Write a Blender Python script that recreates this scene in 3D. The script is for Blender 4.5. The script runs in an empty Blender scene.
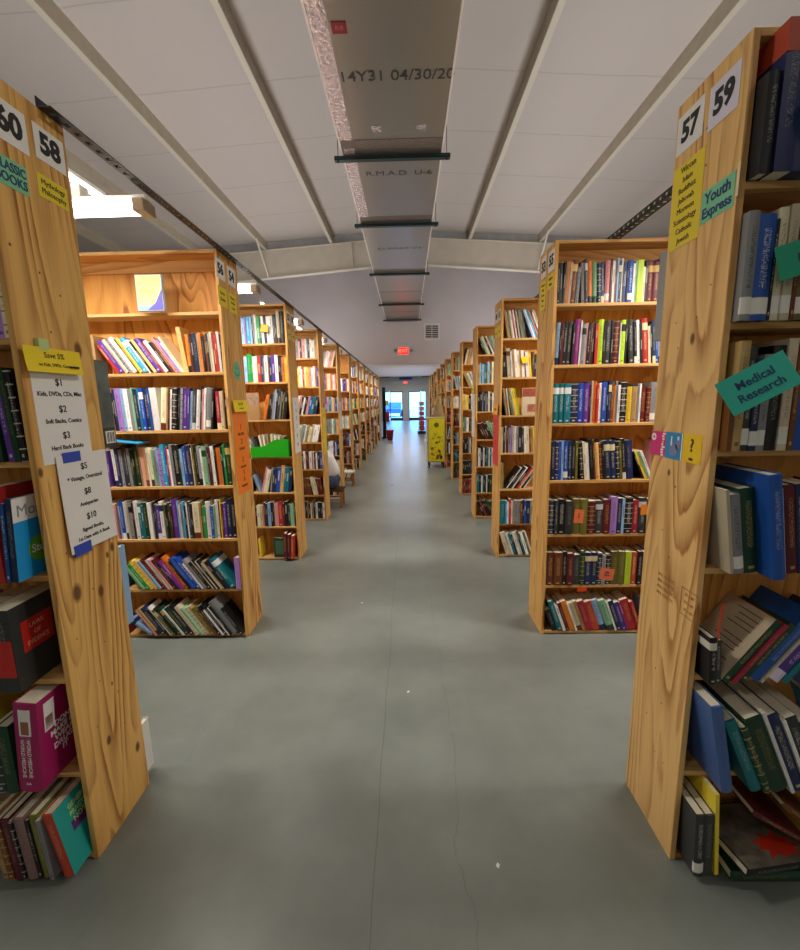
import bpy, bmesh, math, random
from mathutils import Vector, Matrix
from math import sin, cos, tan, radians, pi
sc = bpy.context.scene
COL = sc.collection

# ------------------------------------------------------------------ camera
PITCH, ROLL, YAW, CAMH, FPX = .1689, -.0187, -.0196, 1.5523, 436.8
_f = Vector((sin(YAW)*cos(PITCH), cos(YAW)*cos(PITCH), -sin(PITCH)))
_r = Vector((cos(YAW), -sin(YAW), 0)); _u = _r.cross(_f)
CR = cos(ROLL)*_r + sin(ROLL)*_u; CU = -sin(ROLL)*_r + cos(ROLL)*_u; CF = _f
cd = bpy.data.cameras.new('camera'); cam = bpy.data.objects.new('camera', cd); COL.objects.link(cam)
cd.sensor_fit = 'HORIZONTAL'; cd.sensor_width = 36; cd.lens = FPX/800*36; cd.clip_start = .02; cd.clip_end = 200
mw = Matrix((CR, CU, -CF)).transposed().to_4x4(); mw.translation = (0, 0, CAMH)
cam.matrix_world = mw
sc.camera = cam

# ------------------------------------------------------------------ world, lights, exposure
sc.view_settings.view_transform = 'Standard'; sc.view_settings.look = 'None'
sc.view_settings.gamma = 1; sc.view_settings.use_curve_mapping = False
sc.view_settings.exposure = 0.0
w = bpy.data.worlds.new('daylight'); sc.world = w; w.use_nodes = True
wn = w.node_tree.nodes; bg = wn['Background']
bg.inputs[0].default_value = (.11, .40, 1.0, 1); bg.inputs[1].default_value = 13

def area(name, loc, size, power, col=(1, 1, 1), rot=(0, 0, 0), spread=pi):
    l = bpy.data.lights.new(name, 'AREA'); l.shape = 'RECTANGLE'; l.size, l.size_y = size
    l.energy = power; l.color = col; l.spread = spread
    o = bpy.data.objects.new(name, l); o.location = loc; o.rotation_euler = rot; COL.objects.link(o)
    return o
P = 1.45; Y0 = 1.256; XL = -1.097; XR = .865; W = 1.22; DD = .303; H = 2.44; NC = 12
ceil_z = lambda x: 6.47 - .065*abs(x)
WARM = (1, .955, .88)
for i in range(0, 11):
    y = 2.14 + P*i
    pw = 21 if i < 4 else 17
    area('strip_glow', (-1.75, y, 2.37), (1.15, .09), pw, WARM)
    area('strip_glow', (1.87, y, 2.37), (1.15, .09), pw, WARM)
for x, y, p in ((-3.4, 1.6, 110), (3.4, 1.6, 110), (-3.4, -2.4, 35), (3.4, -2.4, 35)):
    area('added_bay_fill', (x, y, 5.72), (1.15, .36), p, (1, .95, .88))  # fill light from the added, unseen high bays
area('rear_fill', (0, -4.7, 2.9), (6, 3.2), 14, (1, .95, .9), (radians(90), 0, 0))  # fill added behind the camera; the back wall has no opening
for y in (19, 22.5, 27, 32):
    area('far_room_glow', (0, y, 2.8 if y < 25 else 3.3), (2.4, .6), 34 if y < 25 else 75, (1, .95, .9))
area('far_room_fill', (0, 20.8, 1.9), (3.4, 7), 34, (1, .95, .9), (pi, 0, 0))  # added fill without a fixture, brightens the front room ceiling
for s in (-1, 1):      # unseen up-facing fills added to brighten the roof
    area('roof_fill', (s*3.2, 9.2, 2.75), (1.2, 13.6), 122, (1, .955, .94), (pi, 0, 0))

# ------------------------------------------------------------------ helpers
def lin(c):
    if isinstance(c, str): c = tuple(int(c[i:i+2], 16)/255 for i in (0, 2, 4))
    return tuple((v/12.92 if v <= .04045 else ((v+.055)/1.055)**2.4) for v in c) + (1,)
MATS = {}
def mat(name, col='888888', rough=.6, metal=0, emit=None, es=1, noise=0, nscale=30, bump=0, spec=.5):
    if name in MATS: return MATS[name]
    m = bpy.data.materials.new(name); m.use_nodes = True; nt = m.node_tree; b = nt.nodes['Principled BSDF']
    b.inputs['Base Color'].default_value = lin(col); b.inputs['Roughness'].default_value = rough
    b.inputs['Metallic'].default_value = metal; b.inputs['Specular IOR Level'].default_value = spec
    if emit:
        b.inputs['Emission Color'].default_value = lin(emit); b.inputs['Emission Strength'].default_value = es
    if noise or bump:
        tc = nt.nodes.new('ShaderNodeTexCoord'); n = nt.nodes.new('ShaderNodeTexNoise'); n.inputs['Scale'].default_value = nscale
        n.inputs['Detail'].default_value = 4; nt.links.new(tc.outputs['Object'], n.inputs['Vector'])
        if noise:
            h = nt.nodes.new('ShaderNodeHueSaturation'); h.inputs['Color'].default_value = lin(col)
            mr = nt.nodes.new('ShaderNodeMapRange'); mr.inputs[3].default_value = 1-noise; mr.inputs[4].default_value = 1+noise
            mr.inputs[1].default_value = .3; mr.inputs[2].default_value = .7
            nt.links.new(n.outputs[0], mr.inputs[0]); nt.links.new(mr.outputs[0], h.inputs['Value']); nt.links.new(h.outputs[0], b.inputs['Base Color'])
        if bump:
            bp = nt.nodes.new('ShaderNodeBump'); bp.inputs['Strength'].default_value = bump; bp.inputs['Distance'].default_value = .01
            nt.links.new(n.outputs[0], bp.inputs['Height']); nt.links.new(bp.outputs[0], b.inputs['Normal'])
    MATS[name] = m; return m
def box(bm, x0, x1, y0, y1, z0, z1, M=None):
    v = [bm.verts.new(p) for p in ((x0,y0,z0),(x1,y0,z0),(x1,y1,z0),(x0,y1,z0),(x0,y0,z1),(x1,y0,z1),(x1,y1,z1),(x0,y1,z1))]
    fs = [bm.faces.new([v[i] for i in f]) for f in ((3,2,1,0),(4,5,6,7),(0,1,5,4),(1,2,6,5),(2,3,7,6),(3,0,4,7))]
    if M:
        for q in v: q.co = M @ q.co
    return fs
def cyl(bm, a, b, r, n=12, r2=None):
    a, b = Vector(a), Vector(b); d = (b-a).normalized(); r2 = r if r2 is None else r2
    t = Vector((0,0,1)) if abs(d.z) < .9 else Vector((1,0,0)); u = d.cross(t).normalized(); v = d.cross(u)
    A = [bm.verts.new(a+(u*cos(2*pi*i/n)+v*sin(2*pi*i/n))*r) for i in range(n)]
    B = [bm.verts.new(b+(u*cos(2*pi*i/n)+v*sin(2*pi*i/n))*r2) for i in range(n)]
    for i in range(n): bm.faces.new((A[i], A[(i+1)%n], B[(i+1)%n], B[i]))
    bm.faces.new(A[::-1]); bm.faces.new(B)
def lathe(bm, prof, c=(0,0,0), n=24):
    R = [[bm.verts.new((c[0]+r*cos(2*pi*i/n), c[1]+r*sin(2*pi*i/n), c[2]+z)) for i in range(n)] for r, z in prof]
    for a, b in zip(R, R[1:]):
        for i in range(n): bm.faces.new((a[i], a[(i+1)%n], b[(i+1)%n], b[i]))
    bm.faces.new(R[0][::-1]); bm.faces.new(R[-1])
def obj(name, bm, m, parent=None, bevel=0, smooth=False):
    bmesh.ops.recalc_face_normals(bm, faces=bm.faces)
    me = bpy.data.meshes.new(name); bm.to_mesh(me); bm.free()
    if m: me.materials.append(m)
    if smooth: me.shade_smooth()
    o = bpy.data.objects.new(name, me); COL.objects.link(o); o.parent = parent
    if bevel:
        b = o.modifiers.new('bevel', 'BEVEL'); b.width = bevel; b.segments = 2; b.limit_method = 'ANGLE'
    return o
def bx(name, dims, m, parent=None, bevel=0):
    bm = bmesh.new(); box(bm, *dims); return obj(name, bm, m, parent, bevel)
def tag(o, label=None, cat=None, group=None, kind=None):
    if label: o['label'] = label
    if cat: o['category'] = cat
    if group: o['group'] = group
    if kind: o['kind'] = kind
    return o
def thing(name, label, cat, loc=(0,0,0), rotz=0, group=None):
    o = bpy.data.objects.new(name, None); COL.objects.link(o); o.location = loc; o.rotation_euler = (0,0,rotz)
    return tag(o, label, cat, group)
def struct(name, bm, m): return tag(obj(name, bm, m), kind='structure')
def sbx(name, dims, m): return tag(bx(name, dims, m), kind='structure')
def text(s, size, m, parent, loc, rot, width=None, bold=0, name='lettering', ext=.0004, align='CENTER', label=None, sx=1):
    cu = bpy.data.curves.new('t', 'FONT'); cu.body = s; cu.size = size; cu.align_x = align; cu.align_y = 'CENTER'
    cu.extrude = ext; cu.offset = bold; cu.resolution_u = 3
    t = bpy.data.objects.new('t', cu); COL.objects.link(t)
    dg = bpy.context.evaluated_depsgraph_get(); me = bpy.data.meshes.new_from_object(t.evaluated_get(dg))
    bpy.data.objects.remove(t)
    o = bpy.data.objects.new(name, me); COL.objects.link(o); me.materials.clear(); me.materials.append(m)
    k = 1
    if width and len(me.vertices):
        wd = max(v.co.x for v in me.vertices)-min(v.co.x for v in me.vertices)
        if wd > width: k = width/wd
    for v in me.vertices: v.co.x *= k*sx
    o.parent = parent; o.location = loc; o.rotation_euler = rot
    if label: o['label'] = label
    return o
def children(o): return [c for c in bpy.data.objects if c.parent == o]

# ------------------------------------------------------------------ surface materials
def ply(name, scale, c1='E4B266', c2='955415', knots=(), rings=11, dots=()):
    m = bpy.data.materials.new(name); m.use_nodes = True; nt = m.node_tree; L = nt.links; N = nt.nodes.new
    b = nt.nodes['Principled BSDF']; b.inputs['Roughness'].default_value = .55; b.inputs['Specular IOR Level'].default_value = .35
    tc = N('ShaderNodeTexCoord'); oi = N('ShaderNodeObjectInfo')
    rnd = N('ShaderNodeVectorMath'); rnd.operation = 'SCALE'; rnd.inputs[0].default_value = (17, 31, 23); L.new(oi.outputs['Random'], rnd.inputs['Scale'])
    mp = N('ShaderNodeVectorMath'); mp.operation = 'MULTIPLY'; mp.inputs[1].default_value = scale; L.new(tc.outputs['Object'], mp.inputs[0])
    ad = N('ShaderNodeVectorMath'); L.new(mp.outputs[0], ad.inputs[0]); L.new(rnd.outputs[0], ad.inputs[1])
    n1 = N('ShaderNodeTexNoise'); n1.inputs['Scale'].default_value = 1; n1.inputs['Detail'].default_value = 1.2; n1.inputs['Roughness'].default_value = .35; n1.inputs['Distortion'].default_value = .45
    L.new(ad.outputs[0], n1.inputs['Vector'])
    mu = N('ShaderNodeMath'); mu.operation = 'MULTIPLY'; mu.inputs[1].default_value = rings*1.9; L.new(n1.outputs[0], mu.inputs[0])
    fz = N('ShaderNodeTexNoise'); fz.inputs['Scale'].default_value = 9; fz.inputs['Detail'].default_value = 3; L.new(ad.outputs[0], fz.inputs['Vector'])
    mw_ = N('ShaderNodeMath'); mw_.operation = 'MULTIPLY_ADD'; mw_.inputs[1].default_value = .3; L.new(fz.outputs[0], mw_.inputs[0]); L.new(mu.outputs[0], mw_.inputs[2])
    fr = N('ShaderNodeMath'); fr.operation = 'FRACT'; L.new(mw_.outputs[0], fr.inputs[0])
    rp = N('ShaderNodeValToRGB'); ce = rp.color_ramp.elements; ce[0].position = .12; ce[0].color = (0,0,0,1); ce[1].position = .88; ce[1].color = (1,1,1,1); e3 = ce.new(.97); e3.color = (0,0,0,1); e4 = ce.new(.55); e4.color = (.38,.38,.38,1); L.new(fr.outputs[0], rp.inputs[0])
    mp2 = N('ShaderNodeVectorMath'); mp2.operation = 'MULTIPLY'; mp2.inputs[1].default_value = tuple(s*40 if s > 2 else s*4 for s in scale); L.new(tc.outputs['Object'], mp2.inputs[0])
    n2 = N('ShaderNodeTexNoise'); n2.inputs['Scale'].default_value = 1; n2.inputs['Detail'].default_value = 3; L.new(mp2.outputs[0], n2.inputs['Vector'])
    n3 = N('ShaderNodeTexNoise'); n3.inputs['Scale'].default_value = 2.3; n3.inputs['Detail'].default_value = 3; L.new(ad.outputs[0], n3.inputs['Vector'])
    # amount = ring*(patch) + fine
    pr = N('ShaderNodeMapRange'); pr.inputs[1].default_value = .35; pr.inputs[2].default_value = .65; pr.inputs[3].default_value = .15; pr.inputs[4].default_value = 1; L.new(n3.outputs[0], pr.inputs[0])
    a1 = N('ShaderNodeMath'); a1.operation = 'MULTIPLY'; L.new(rp.outputs[0], a1.inputs[0]); L.new(pr.outputs[0], a1.inputs[1])
    f2 = N('ShaderNodeMapRange'); f2.inputs[1].default_value = .45; f2.inputs[2].default_value = .75; f2.inputs[4].default_value = .22; L.new(n2.outputs[0], f2.inputs[0])
    a2 = N('ShaderNodeMath'); a2.operation = 'ADD'; a2.use_clamp = True; L.new(a1.outputs[0], a2.inputs[0]); L.new(f2.outputs[0], a2.inputs[1])
    mx = N('ShaderNodeMix'); mx.data_type = 'RGBA'; mx.inputs[6].default_value = lin(c1); mx.inputs[7].default_value = lin(c2); L.new(a2.outputs[0], mx.inputs[0])
    out = mx.outputs[2]
    for lst, colr in ((knots, '5A3416'), (dots, '2A1C10')):
        for (ky, kz, r) in lst:
            s = N('ShaderNodeVectorMath'); s.operation = 'SUBTRACT'; s.inputs[1].default_value = (0, ky, kz); L.new(tc.outputs['Object'], s.inputs[0])
            q = N('ShaderNodeVectorMath'); q.operation = 'MULTIPLY'; q.inputs[1].default_value = (0, 1, .62 if lst is knots else 1); L.new(s.outputs[0], q.inputs[0])
            le = N('ShaderNodeVectorMath'); le.operation = 'LENGTH'; L.new(q.outputs[0], le.inputs[0])
            ra = N('ShaderNodeMapRange'); ra.inputs[1].default_value = r*.6; ra.inputs[2].default_value = r*1.15; ra.inputs[3].default_value = .9; ra.inputs[4].default_value = 0; L.new(le.outputs['Value'], ra.inputs[0])
            m2 = N('ShaderNodeMix'); m2.data_type = 'RGBA'; L.new(ra.outputs[0], m2.inputs[0]); L.new(out, m2.inputs[6]); m2.inputs[7].default_value = lin(colr); out = m2.outputs[2]
    L.new(out, b.inputs['Base Color'])
    bp = N('ShaderNodeBump'); bp.inputs['Strength'].default_value = .12; bp.inputs['Distance'].default_value = .002; L.new(a2.outputs[0], bp.inputs['Height']); L.new(bp.outputs[0], b.inputs['Normal'])
    MATS[name] = m; return m
PLYV = ply('plywood_upright', (4.6, 4.6, .55), rings=8)
PLYH = ply('plywood_lengthwise', (.6, 5, 5), 'DBAE6C', 'A8702F', rings=8)
PLYB = ply('plywood_back', (3.6, 3.6, .8), 'E0A350', '9E5A1A', rings=8)
PLYL = ply('plywood_upright_knotty', (5, 5, .75), 'E6B566', '94561D', rings=6.5,
    knots=[(.079,.947,.021),(.185,.906,.015),(.235,1.738,.018),(.012,1.36,.010),(.175,.55,.005),(.122,.362,.012),(.262,.21,.014),(.27,1.04,.012),(.24,1.02,.008)],
    dots=[(.15,.93,.0035),(.05,.80,.003),(.17,.72,.003),(.2,.5,.0035),(.12,.6,.003),(.21,.36,.003),(.06,1.09,.003),(.13,1.78,.004),(.2,2.18,.004),(.03,2.0,.005),(.12,1.95,.004),(.19,1.9,.004),(.08,.45,.003),(.24,.98,.003),(.09,2.3,.004)])
PLYR = ply('plywood_upright_swirl', (5.5, 5.5, .85), 'EBBF7A', 'A3652A', rings=6,
    knots=[(.13,1.72,.012),(.19,1.30,.008)],
    dots=[(.12,1.78,.0035),(.2,1.7,.003),(.22,1.78,.003),(.07,1.86,.003),(.15,1.26,.004),(.15,1.02,.0035),(.2,1.1,.003),(.1,.9,.003),(.17,.6,.0035),(.12,.5,.0035),(.2,.4,.0035),(.08,.3,.003),(.13,.3,.003),(.15,2.06,.004),(.14,2.2,.004),(.15,2.3,.004)])

def floor_mat():
    m = bpy.data.materials.new('painted_concrete'); m.use_nodes = True; nt = m.node_tree; L = nt.links; N = nt.nodes.new
    b = nt.nodes['Principled BSDF']; tc = N('ShaderNodeTexCoord'); sp = N('ShaderNodeSeparateXYZ'); L.new(tc.outputs['Object'], sp.inputs[0])
    n = N('ShaderNodeTexNoise'); n.inputs['Scale'].default_value = 1.1; n.inputs['Detail'].default_value = 7; n.inputs['Roughness'].default_value = .62; L.new(tc.outputs['Object'], n.inputs['Vector'])
    cr = N('ShaderNodeValToRGB'); e = cr.color_ramp.elements; e[0].position = .3; e[0].color = lin('6B706A'); e[1].position = .72; e[1].color = lin('898E87'); L.new(n.outputs[0], cr.inputs[0])
    # wandering hairline joints
    nj = N('ShaderNodeTexNoise'); nj.inputs['Scale'].default_value = 2.2; nj.inputs['Detail'].default_value = 5; L.new(tc.outputs['Object'], nj.inputs['Vector'])
    def line(axis, pos, wob, wd, period=None):
        s = N('ShaderNodeMath'); s.operation = 'MULTIPLY_ADD'; L.new(nj.outputs[0], s.inputs[0]); s.inputs[1].default_value = wob; L.new(sp.outputs[axis], s.inputs[2])
        t = N('ShaderNodeMath'); t.operation = 'SUBTRACT'; L.new(s.outputs[0], t.inputs[0]); t.inputs[1].default_value = pos+wob*.5
        src = t.outputs[0]
        if period:
            f = N('ShaderNodeMath'); f.operation = 'PINGPONG'; L.new(src, f.inputs[0]); f.inputs[1].default_value = period/2; src = f.outputs[0]
        a = N('ShaderNodeMath'); a.operation = 'ABSOLUTE'; L.new(src, a.inputs[0])
        r = N('ShaderNodeMapRange'); r.inputs[1].default_value = 0; r.inputs[2].default_value = wd; r.inputs[3].default_value = 1; r.inputs[4].default_value = 0; L.new(a.outputs[0], r.inputs[0])
        return r.outputs[0]
    out = cr.outputs[0]
    for ln, k in ((line('X', -.135, .03, .0035), .55), (line('X', .17, .22, .003), .35), (line('Y', 3.42, .05, .006, 3.6), .25), (line('X', -1.0, .3, .0025), .2)):
        mm = N('ShaderNodeMath'); mm.operation = 'MULTIPLY'; L.new(ln, mm.inputs[0]); mm.inputs[1].default_value = k
        mx = N('ShaderNodeMix'); mx.data_type = 'RGBA'; L.new(mm.outputs[0], mx.inputs[0]); L.new(out, mx.inputs[6]); mx.inputs[7].default_value = lin('4E4F49'); out = mx.outputs[2]
    v = N('ShaderNodeTexVoronoi'); v.inputs['Scale'].default_value = 2.6; L.new(tc.outputs['Object'], v.inputs['Vector'])
    r = N('ShaderNodeMapRange'); r.inputs[1].default_value = .012; r.inputs[2].default_value = .035; r.inputs[3].default_value = .55; r.inputs[4].default_value = 0; L.new(v.outputs['Distance'], r.inputs[0])
    mx = N('ShaderNodeMix'); mx.data_type = 'RGBA'; L.new(r.outputs[0], mx.inputs[0]); L.new(out, mx.inputs[6]); mx.inputs[7].default_value = lin('5C5A50'); out = mx.outputs[2]
    L.new(out, b.inputs['Base Color'])
    rr = N('ShaderNodeMapRange'); rr.inputs[3].default_value = .22; rr.inputs[4].default_value = .40; L.new(n.outputs[0], rr.inputs[0]); L.new(rr.outputs[0], b.inputs['Roughness'])
    bp = N('ShaderNodeBump'); bp.inputs['Strength'].default_value = .06; bp.inputs['Distance'].default_value = .01; L.new(n.outputs[0], bp.inputs['Height']); L.new(bp.outputs[0], b.inputs['Normal'])
    return m
def ceil_mat():
    m = bpy.data.materials.new('roof_insulation'); m.use_nodes = True; nt = m.node_tree; L = nt.links; N = nt.nodes.new
    b = nt.nodes['Principled BSDF']; b.inputs['Roughness'].default_value = .55
    tc = N('ShaderNodeTexCoord'); sp = N('ShaderNodeSeparateXYZ'); L.new(tc.outputs['Object'], sp.inputs[0])
    n = N('ShaderNodeTexNoise'); n.inputs['Scale'].default_value = 1.3; n.inputs['Detail'].default_value = 3; L.new(tc.outputs['Object'], n.inputs['Vector'])
    a = N('ShaderNodeMath'); a.operation = 'MULTIPLY_ADD'; L.new(n.outputs[0], a.inputs[0]); a.inputs[1].default_value = .08; L.new(sp.outputs['Y'], a.inputs[2])
    f = N('ShaderNodeMath'); f.operation = 'PINGPONG'; f.inputs[1].default_value = .75; L.new(a.outputs[0], f.inputs[0])
    r = N('ShaderNodeMapRange'); r.inputs[1].default_value = .0; r.inputs[2].default_value = .018; r.inputs[3].default_value = .4; r.inputs[4].default_value = 0; L.new(f.outputs[0], r.inputs[0])
    mx = N('ShaderNodeMix'); mx.data_type = 'RGBA'; mx.inputs[6].default_value = lin('CFC9C6'); mx.inputs[7].default_value = lin('8A8580'); L.new(r.outputs[0], mx.inputs[0]); L.new(mx.outputs[2], b.inputs['Base Color'])
    bp = N('ShaderNodeBump'); bp.inputs['Strength'].default_value = .35; bp.inputs['Distance'].default_value = .08; L.new(n.outputs[0], bp.inputs['Height']); L.new(bp.outputs[0], b.inputs['Normal'])
    return m
FLOOR = floor_mat(); CEIL = ceil_mat()
WALLM = mat('gable_wall_paint', 'D6D3DA', .6, noise=.03, nscale=1.5)
SIDEM = mat('side_wall_panel', 'B9B5AE', .6, noise=.03, nscale=1.5)
CREAM = mat('cream_steel', 'E2DDD0', .5, noise=.05, nscale=3)
PURL = mat('purlin_steel', 'BFB6A2', .45, noise=.08, nscale=6)
PFL = mat('purlin_flange', 'DFD9CA', .45)
BLUG = mat('galvanised_strip', 'B9BDC2', .5, .1, noise=.1, nscale=5)

# ------------------------------------------------------------------ structure
sbx('floor', (-11, 11, -5, 36, -.1, 0), FLOOR)
bm = bmesh.new()
for s in (-1, 1):
    a = [(0, -5), (s*11, -5), (s*11, 16.7), (0, 16.7)]
    lo = [bm.verts.new((x, y, ceil_z(x))) for x, y in a]; hi = [bm.verts.new((x, y, ceil_z(x)+.1)) for x, y in a]
    bm.faces.new(lo); bm.faces.new(hi)
    for i in range(4): bm.faces.new((lo[i], lo[(i+1)%4], hi[(i+1)%4], hi[i]))
struct('ceiling', bm, CEIL)
sbx('wall_left', (-11.2, -11, -5, 16.7, 0, 5.9), SIDEM)
sbx('wall_right', (11, 11.2, -5, 16.7, 0, 5.9), SIDEM)
sbx('wall_back', (-11, 11, -5.2, -5, 0, 6.5), SIDEM)
bm = bmesh.new()   # gable wall with the opening to the front room
OPX, OPZ = 2.7, 2.855
def slab(pts, y0, y1, bm):
    A = [bm.verts.new((x, y0, z)) for x, z in pts]; B = [bm.verts.new((x, y1, z)) for x, z in pts]
    bm.faces.new(A); bm.faces.new(B[::-1])
    n = len(pts)
    for i in range(n): bm.faces.new((A[i], B[i], B[(i+1)%n], A[(i+1)%n]))
slab([(-11, 0), (-OPX, 0), (-OPX, OPZ), (OPX, OPZ), (OPX, 0), (11, 0), (11, ceil_z(11)), (0, ceil_z(0)), (-11, ceil_z(11))], 16.5, 16.7, bm)
struct('wall_gable', bm, WALLM)
sbx('wall_frontroom_left', (-4.2, -4, 16.7, 35, 0, 3.5), SIDEM)
sbx('wall_frontroom_right', (4, 4.2, 16.7, 35, 0, 3.5), SIDEM)
sbx('ceiling_frontroom', (-4.2, 4.2, 16.7, 24.8, 2.86, 2.96), WALLM)
sbx('ceiling_entrance', (-4.2, 4.2, 24.8, 35, 3.42, 3.52), mat('entrance_ceiling', 'D9D5CE', .6))
sbx('trim_1', (-4, 4, 24.8, 24.9, 2.96, 3.42), SIDEM)
bm = bmesh.new()
ENT = mat('entrance_wall', 'C9C3B8', .6, noise=.06, nscale=8)
box(bm, -4, -1.86, 35, 35.15, 0, 3.5); box(bm, 1.46, 4, 35, 35.15, 0, 3.5); box(bm, -1.86, 1.46, 35, 35.15, 2.25, 3.5)
box(bm, -.36, .12, 35, 35.15, 0, 2.25)
struct('wall_front', bm, ENT)
FR = mat('door_frame_metal', '4A4748', .4, .5)
GL = bpy.data.materials.new('clear_glass'); GL.use_nodes = True
_n = GL.node_tree; _b = _n.nodes['Principled BSDF']; _g = _n.nodes.new('ShaderNodeBsdfTransparent'); _gl = _n.nodes.new('ShaderNodeBsdfGlossy'); _gl.inputs['Roughness'].default_value = .03
_m = _n.nodes.new('ShaderNodeMixShader'); _m.inputs[0].default_value = .08; _n.links.new(_g.outputs[0], _m.inputs[1]); _n.links.new(_gl.outputs[0], _m.inputs[2]); _n.links.new(_m.outputs[0], _n.nodes['Material Output'].inputs[0])
for i, (a, b) in enumerate(((-1.38, -.36), (.12, 1.06))):
    d = thing('door_%d' % (i+1), None, None, (0, 35.05, 0)); d['kind'] = 'structure'
    bm = bmesh.new(); box(bm, a, a+.07, 0, .06, 0, 2.25); box(bm, b-.07, b, 0, .06, 0, 2.25); box(bm, a+.07, b-.07, 0, .06, 2.17, 2.25); box(bm, a+.07, b-.07, 0, .06, 0, .2)
    obj('door_frame', bm, FR, d)
    bx('door_glass', (a+.07, b-.07, .025, .035, .2, 2.17), GL, d)
    bm = bmesh.new(); cyl(bm, (a+.12, -.04, 1.0), (b-.12, -.04, 1.0), .015); cyl(bm, (a+.14, -.04, 1.0), (a+.14, .02, 1.0), .01); cyl(bm, (b-.14, -.04, 1.0), (b-.14, .02, 1.0), .01); obj('push_bar', bm, FR, d)
for i, (a, b) in enumerate(((-1.86, -1.42), (1.1, 1.46))):
    d = thing('window_%d' % (i+1), None, None, (0, 35.05, 0)); d['kind'] = 'structure'
    bm = bmesh.new(); box(bm, a, a+.04, 0, .06, 0, 2.25); box(bm, b-.04, b, 0, .06, 0, 2.25); box(bm, a+.04, b-.04, 0, .06, 2.19, 2.25); box(bm, a+.04, b-.04, 0, .06, 0, .12)
    obj('window_frame', bm, FR, d); bx('window_glass', (a+.04, b-.04, .025, .035, .12, 2.19), GL, d)
sbx('outside_ground', (-30, 30, 36, 80, -.12, -.02), mat('pale_paving', 'D8D8D4', .8))
# roof steel: purlins and the tapered rafter
pn = 0
for x in (-9.9, -7.95, -6.0, -4.05, -2.1, 1.84, 3.87, 5.9, 7.9, 9.9):
    bm = bmesh.new(); z1 = ceil_z(x); z0 = z1-.23; s = 1 if x < 0 else -1
    box(bm, x-.004, x+.004, -5, 16.5, z0, z1)
    for k in range(70):                       # bolt heads along the web
        yy = -4+k*.29; bm2 = None
        box(bm, x-.012, x+.012, yy, yy+.018, z1-.045, z1-.027)
    o = struct('trim_%d' % (pn+2), bm, PURL)
    bmf = bmesh.new(); box(bmf, min(x, x-s*.085), max(x, x-s*.085), -5, 16.5, z0-.006, z0+.004); box(bmf, x-s*.085-.003, x-s*.085+.003, -5, 16.5, z0, z0+.025)
    f = obj('purlin_flange', bmf, PFL, o); pn += 1
bm = bmesh.new(); rb = lambda x: 5.52-.078*abs(x); rt = lambda x: ceil_z(x)-.24
for s in (-1, 1):
    pts = [(0, rb(0)), (s*11, rb(11)), (s*11, rt(11)), (0, rt(0))]; slab(pts, 13.70, 13.72, bm)
    slab([(0, rb(0)-.02), (s*11, rb(11)-.02), (s*11, rb(11)), (0, rb(0))], 13.61, 13.81, bm)
    slab([(0, rt(0)-.012), (s*11, rt(11)-.012), (s*11, rt(11)), (0, rt(0))], 13.61, 13.81, bm)
box(bm, -1.55, -1.53, 13.62, 13.80, rb(1.54), rt(1.54))
struct('trim_20', bm, CREAM)
bm = bmesh.new()
for s in (-1, 1): slab([(0, rt(0)), (s*11, rt(11)), (s*11, ceil_z(11)), (0, ceil_z(0))], 13.74, 13.76, bm)
struct('trim_21', bm, BLUG)
bm = bmesh.new()
for x in (-4.05, 3.87):
    cyl(bm, (x, 12.75, ceil_z(x)-.22), (x, 13.64, rb(x)+.01), .03, 8)
struct('trim_22', bm, PFL)

# ------------------------------------------------------------------ bookcases
SZ = [2.095, 1.745, 1.395, 1.04, .69, .345, .025]
def build_case(name, label, side, k, double=True, pm=None):
    x0 = XL if side == 'L' else XR; s = -1 if side == 'L' else 1       # s: direction away from the aisle
    t = thing(name, label, 'bookcase', (x0, Y0+P*k, 0), 0, 'double-sided plywood bookcases along the aisle')
    T = .019
    def X(a, b): return (min(s*a, s*b), max(s*a, s*b))
    pm = pm or PLYV
    if double:
        bx('side_board', X(0, T)+(0, DD/2-.001, 0, H), pm, t, .0015); bx('side_board', X(0, T)+(DD/2+.001, DD, 0, H), pm, t, .0015)
    else:
        bx('side_panel', X(0, T)+(0, DD, 0, H), pm, t, .0015)
    bx('side_panel', X(W-T, W)+(0, DD, 0, H), PLYV, t, .0015)
    bx('back_panel', X(T, W-T)+(DD/2-.004, DD/2+.004, .02, H-T), PLYB, t)
    bx('top_board', X(T, W-T)+(0, DD, H-T, H), PLYH, t, .0015)
    bx('top_rail', X(T, W-T)+(DD/2-.022, DD/2-.004, H-.085, H-T), PLYH, t)
    for z in SZ:
        bx('shelf', X(T, W-T)+(0, DD/2-.004, z-.018, z), PLYH, t, .0015)
        bx('shelf', X(T, W-T)+(DD/2+.004, DD, z-.018, z), PLYH, t, .0015)
    return t
def dup_case(src, label, k):
    c = src.copy(); COL.objects.link(c); c.location.y = Y0+P*k; c['label'] = label
    for ch in children(src):
        d = ch.copy(); COL.objects.link(d); d.parent = c
    return c
ORD = ['first','second','third','fourth','fifth','sixth','seventh','eighth','ninth','tenth','eleventh','twelfth','thirteenth','fourteenth','fifteenth','sixteenth','seventeenth','eighteenth','nineteenth','twentieth',
 'twenty-first','twenty-second','twenty-third','twenty-fourth','twenty-fifth','twenty-sixth','twenty-seventh','twenty-eighth','twenty-ninth','thirtieth','thirty-first','thirty-second','thirty-third','thirty-fourth','thirty-fifth','thirty-sixth','thirty-seventh','thirty-eighth','thirty-ninth','fortieth','forty-first','forty-second','forty-third','forty-fourth','forty-fifth','forty-sixth','forty-seventh','forty-eighth','forty-ninth','fiftieth']
build_case('bookcase', 'tall plywood bookcase with price lists taped on its knotty end, numbered 60 and 58', 'L', 0, False, PLYL)
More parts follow.
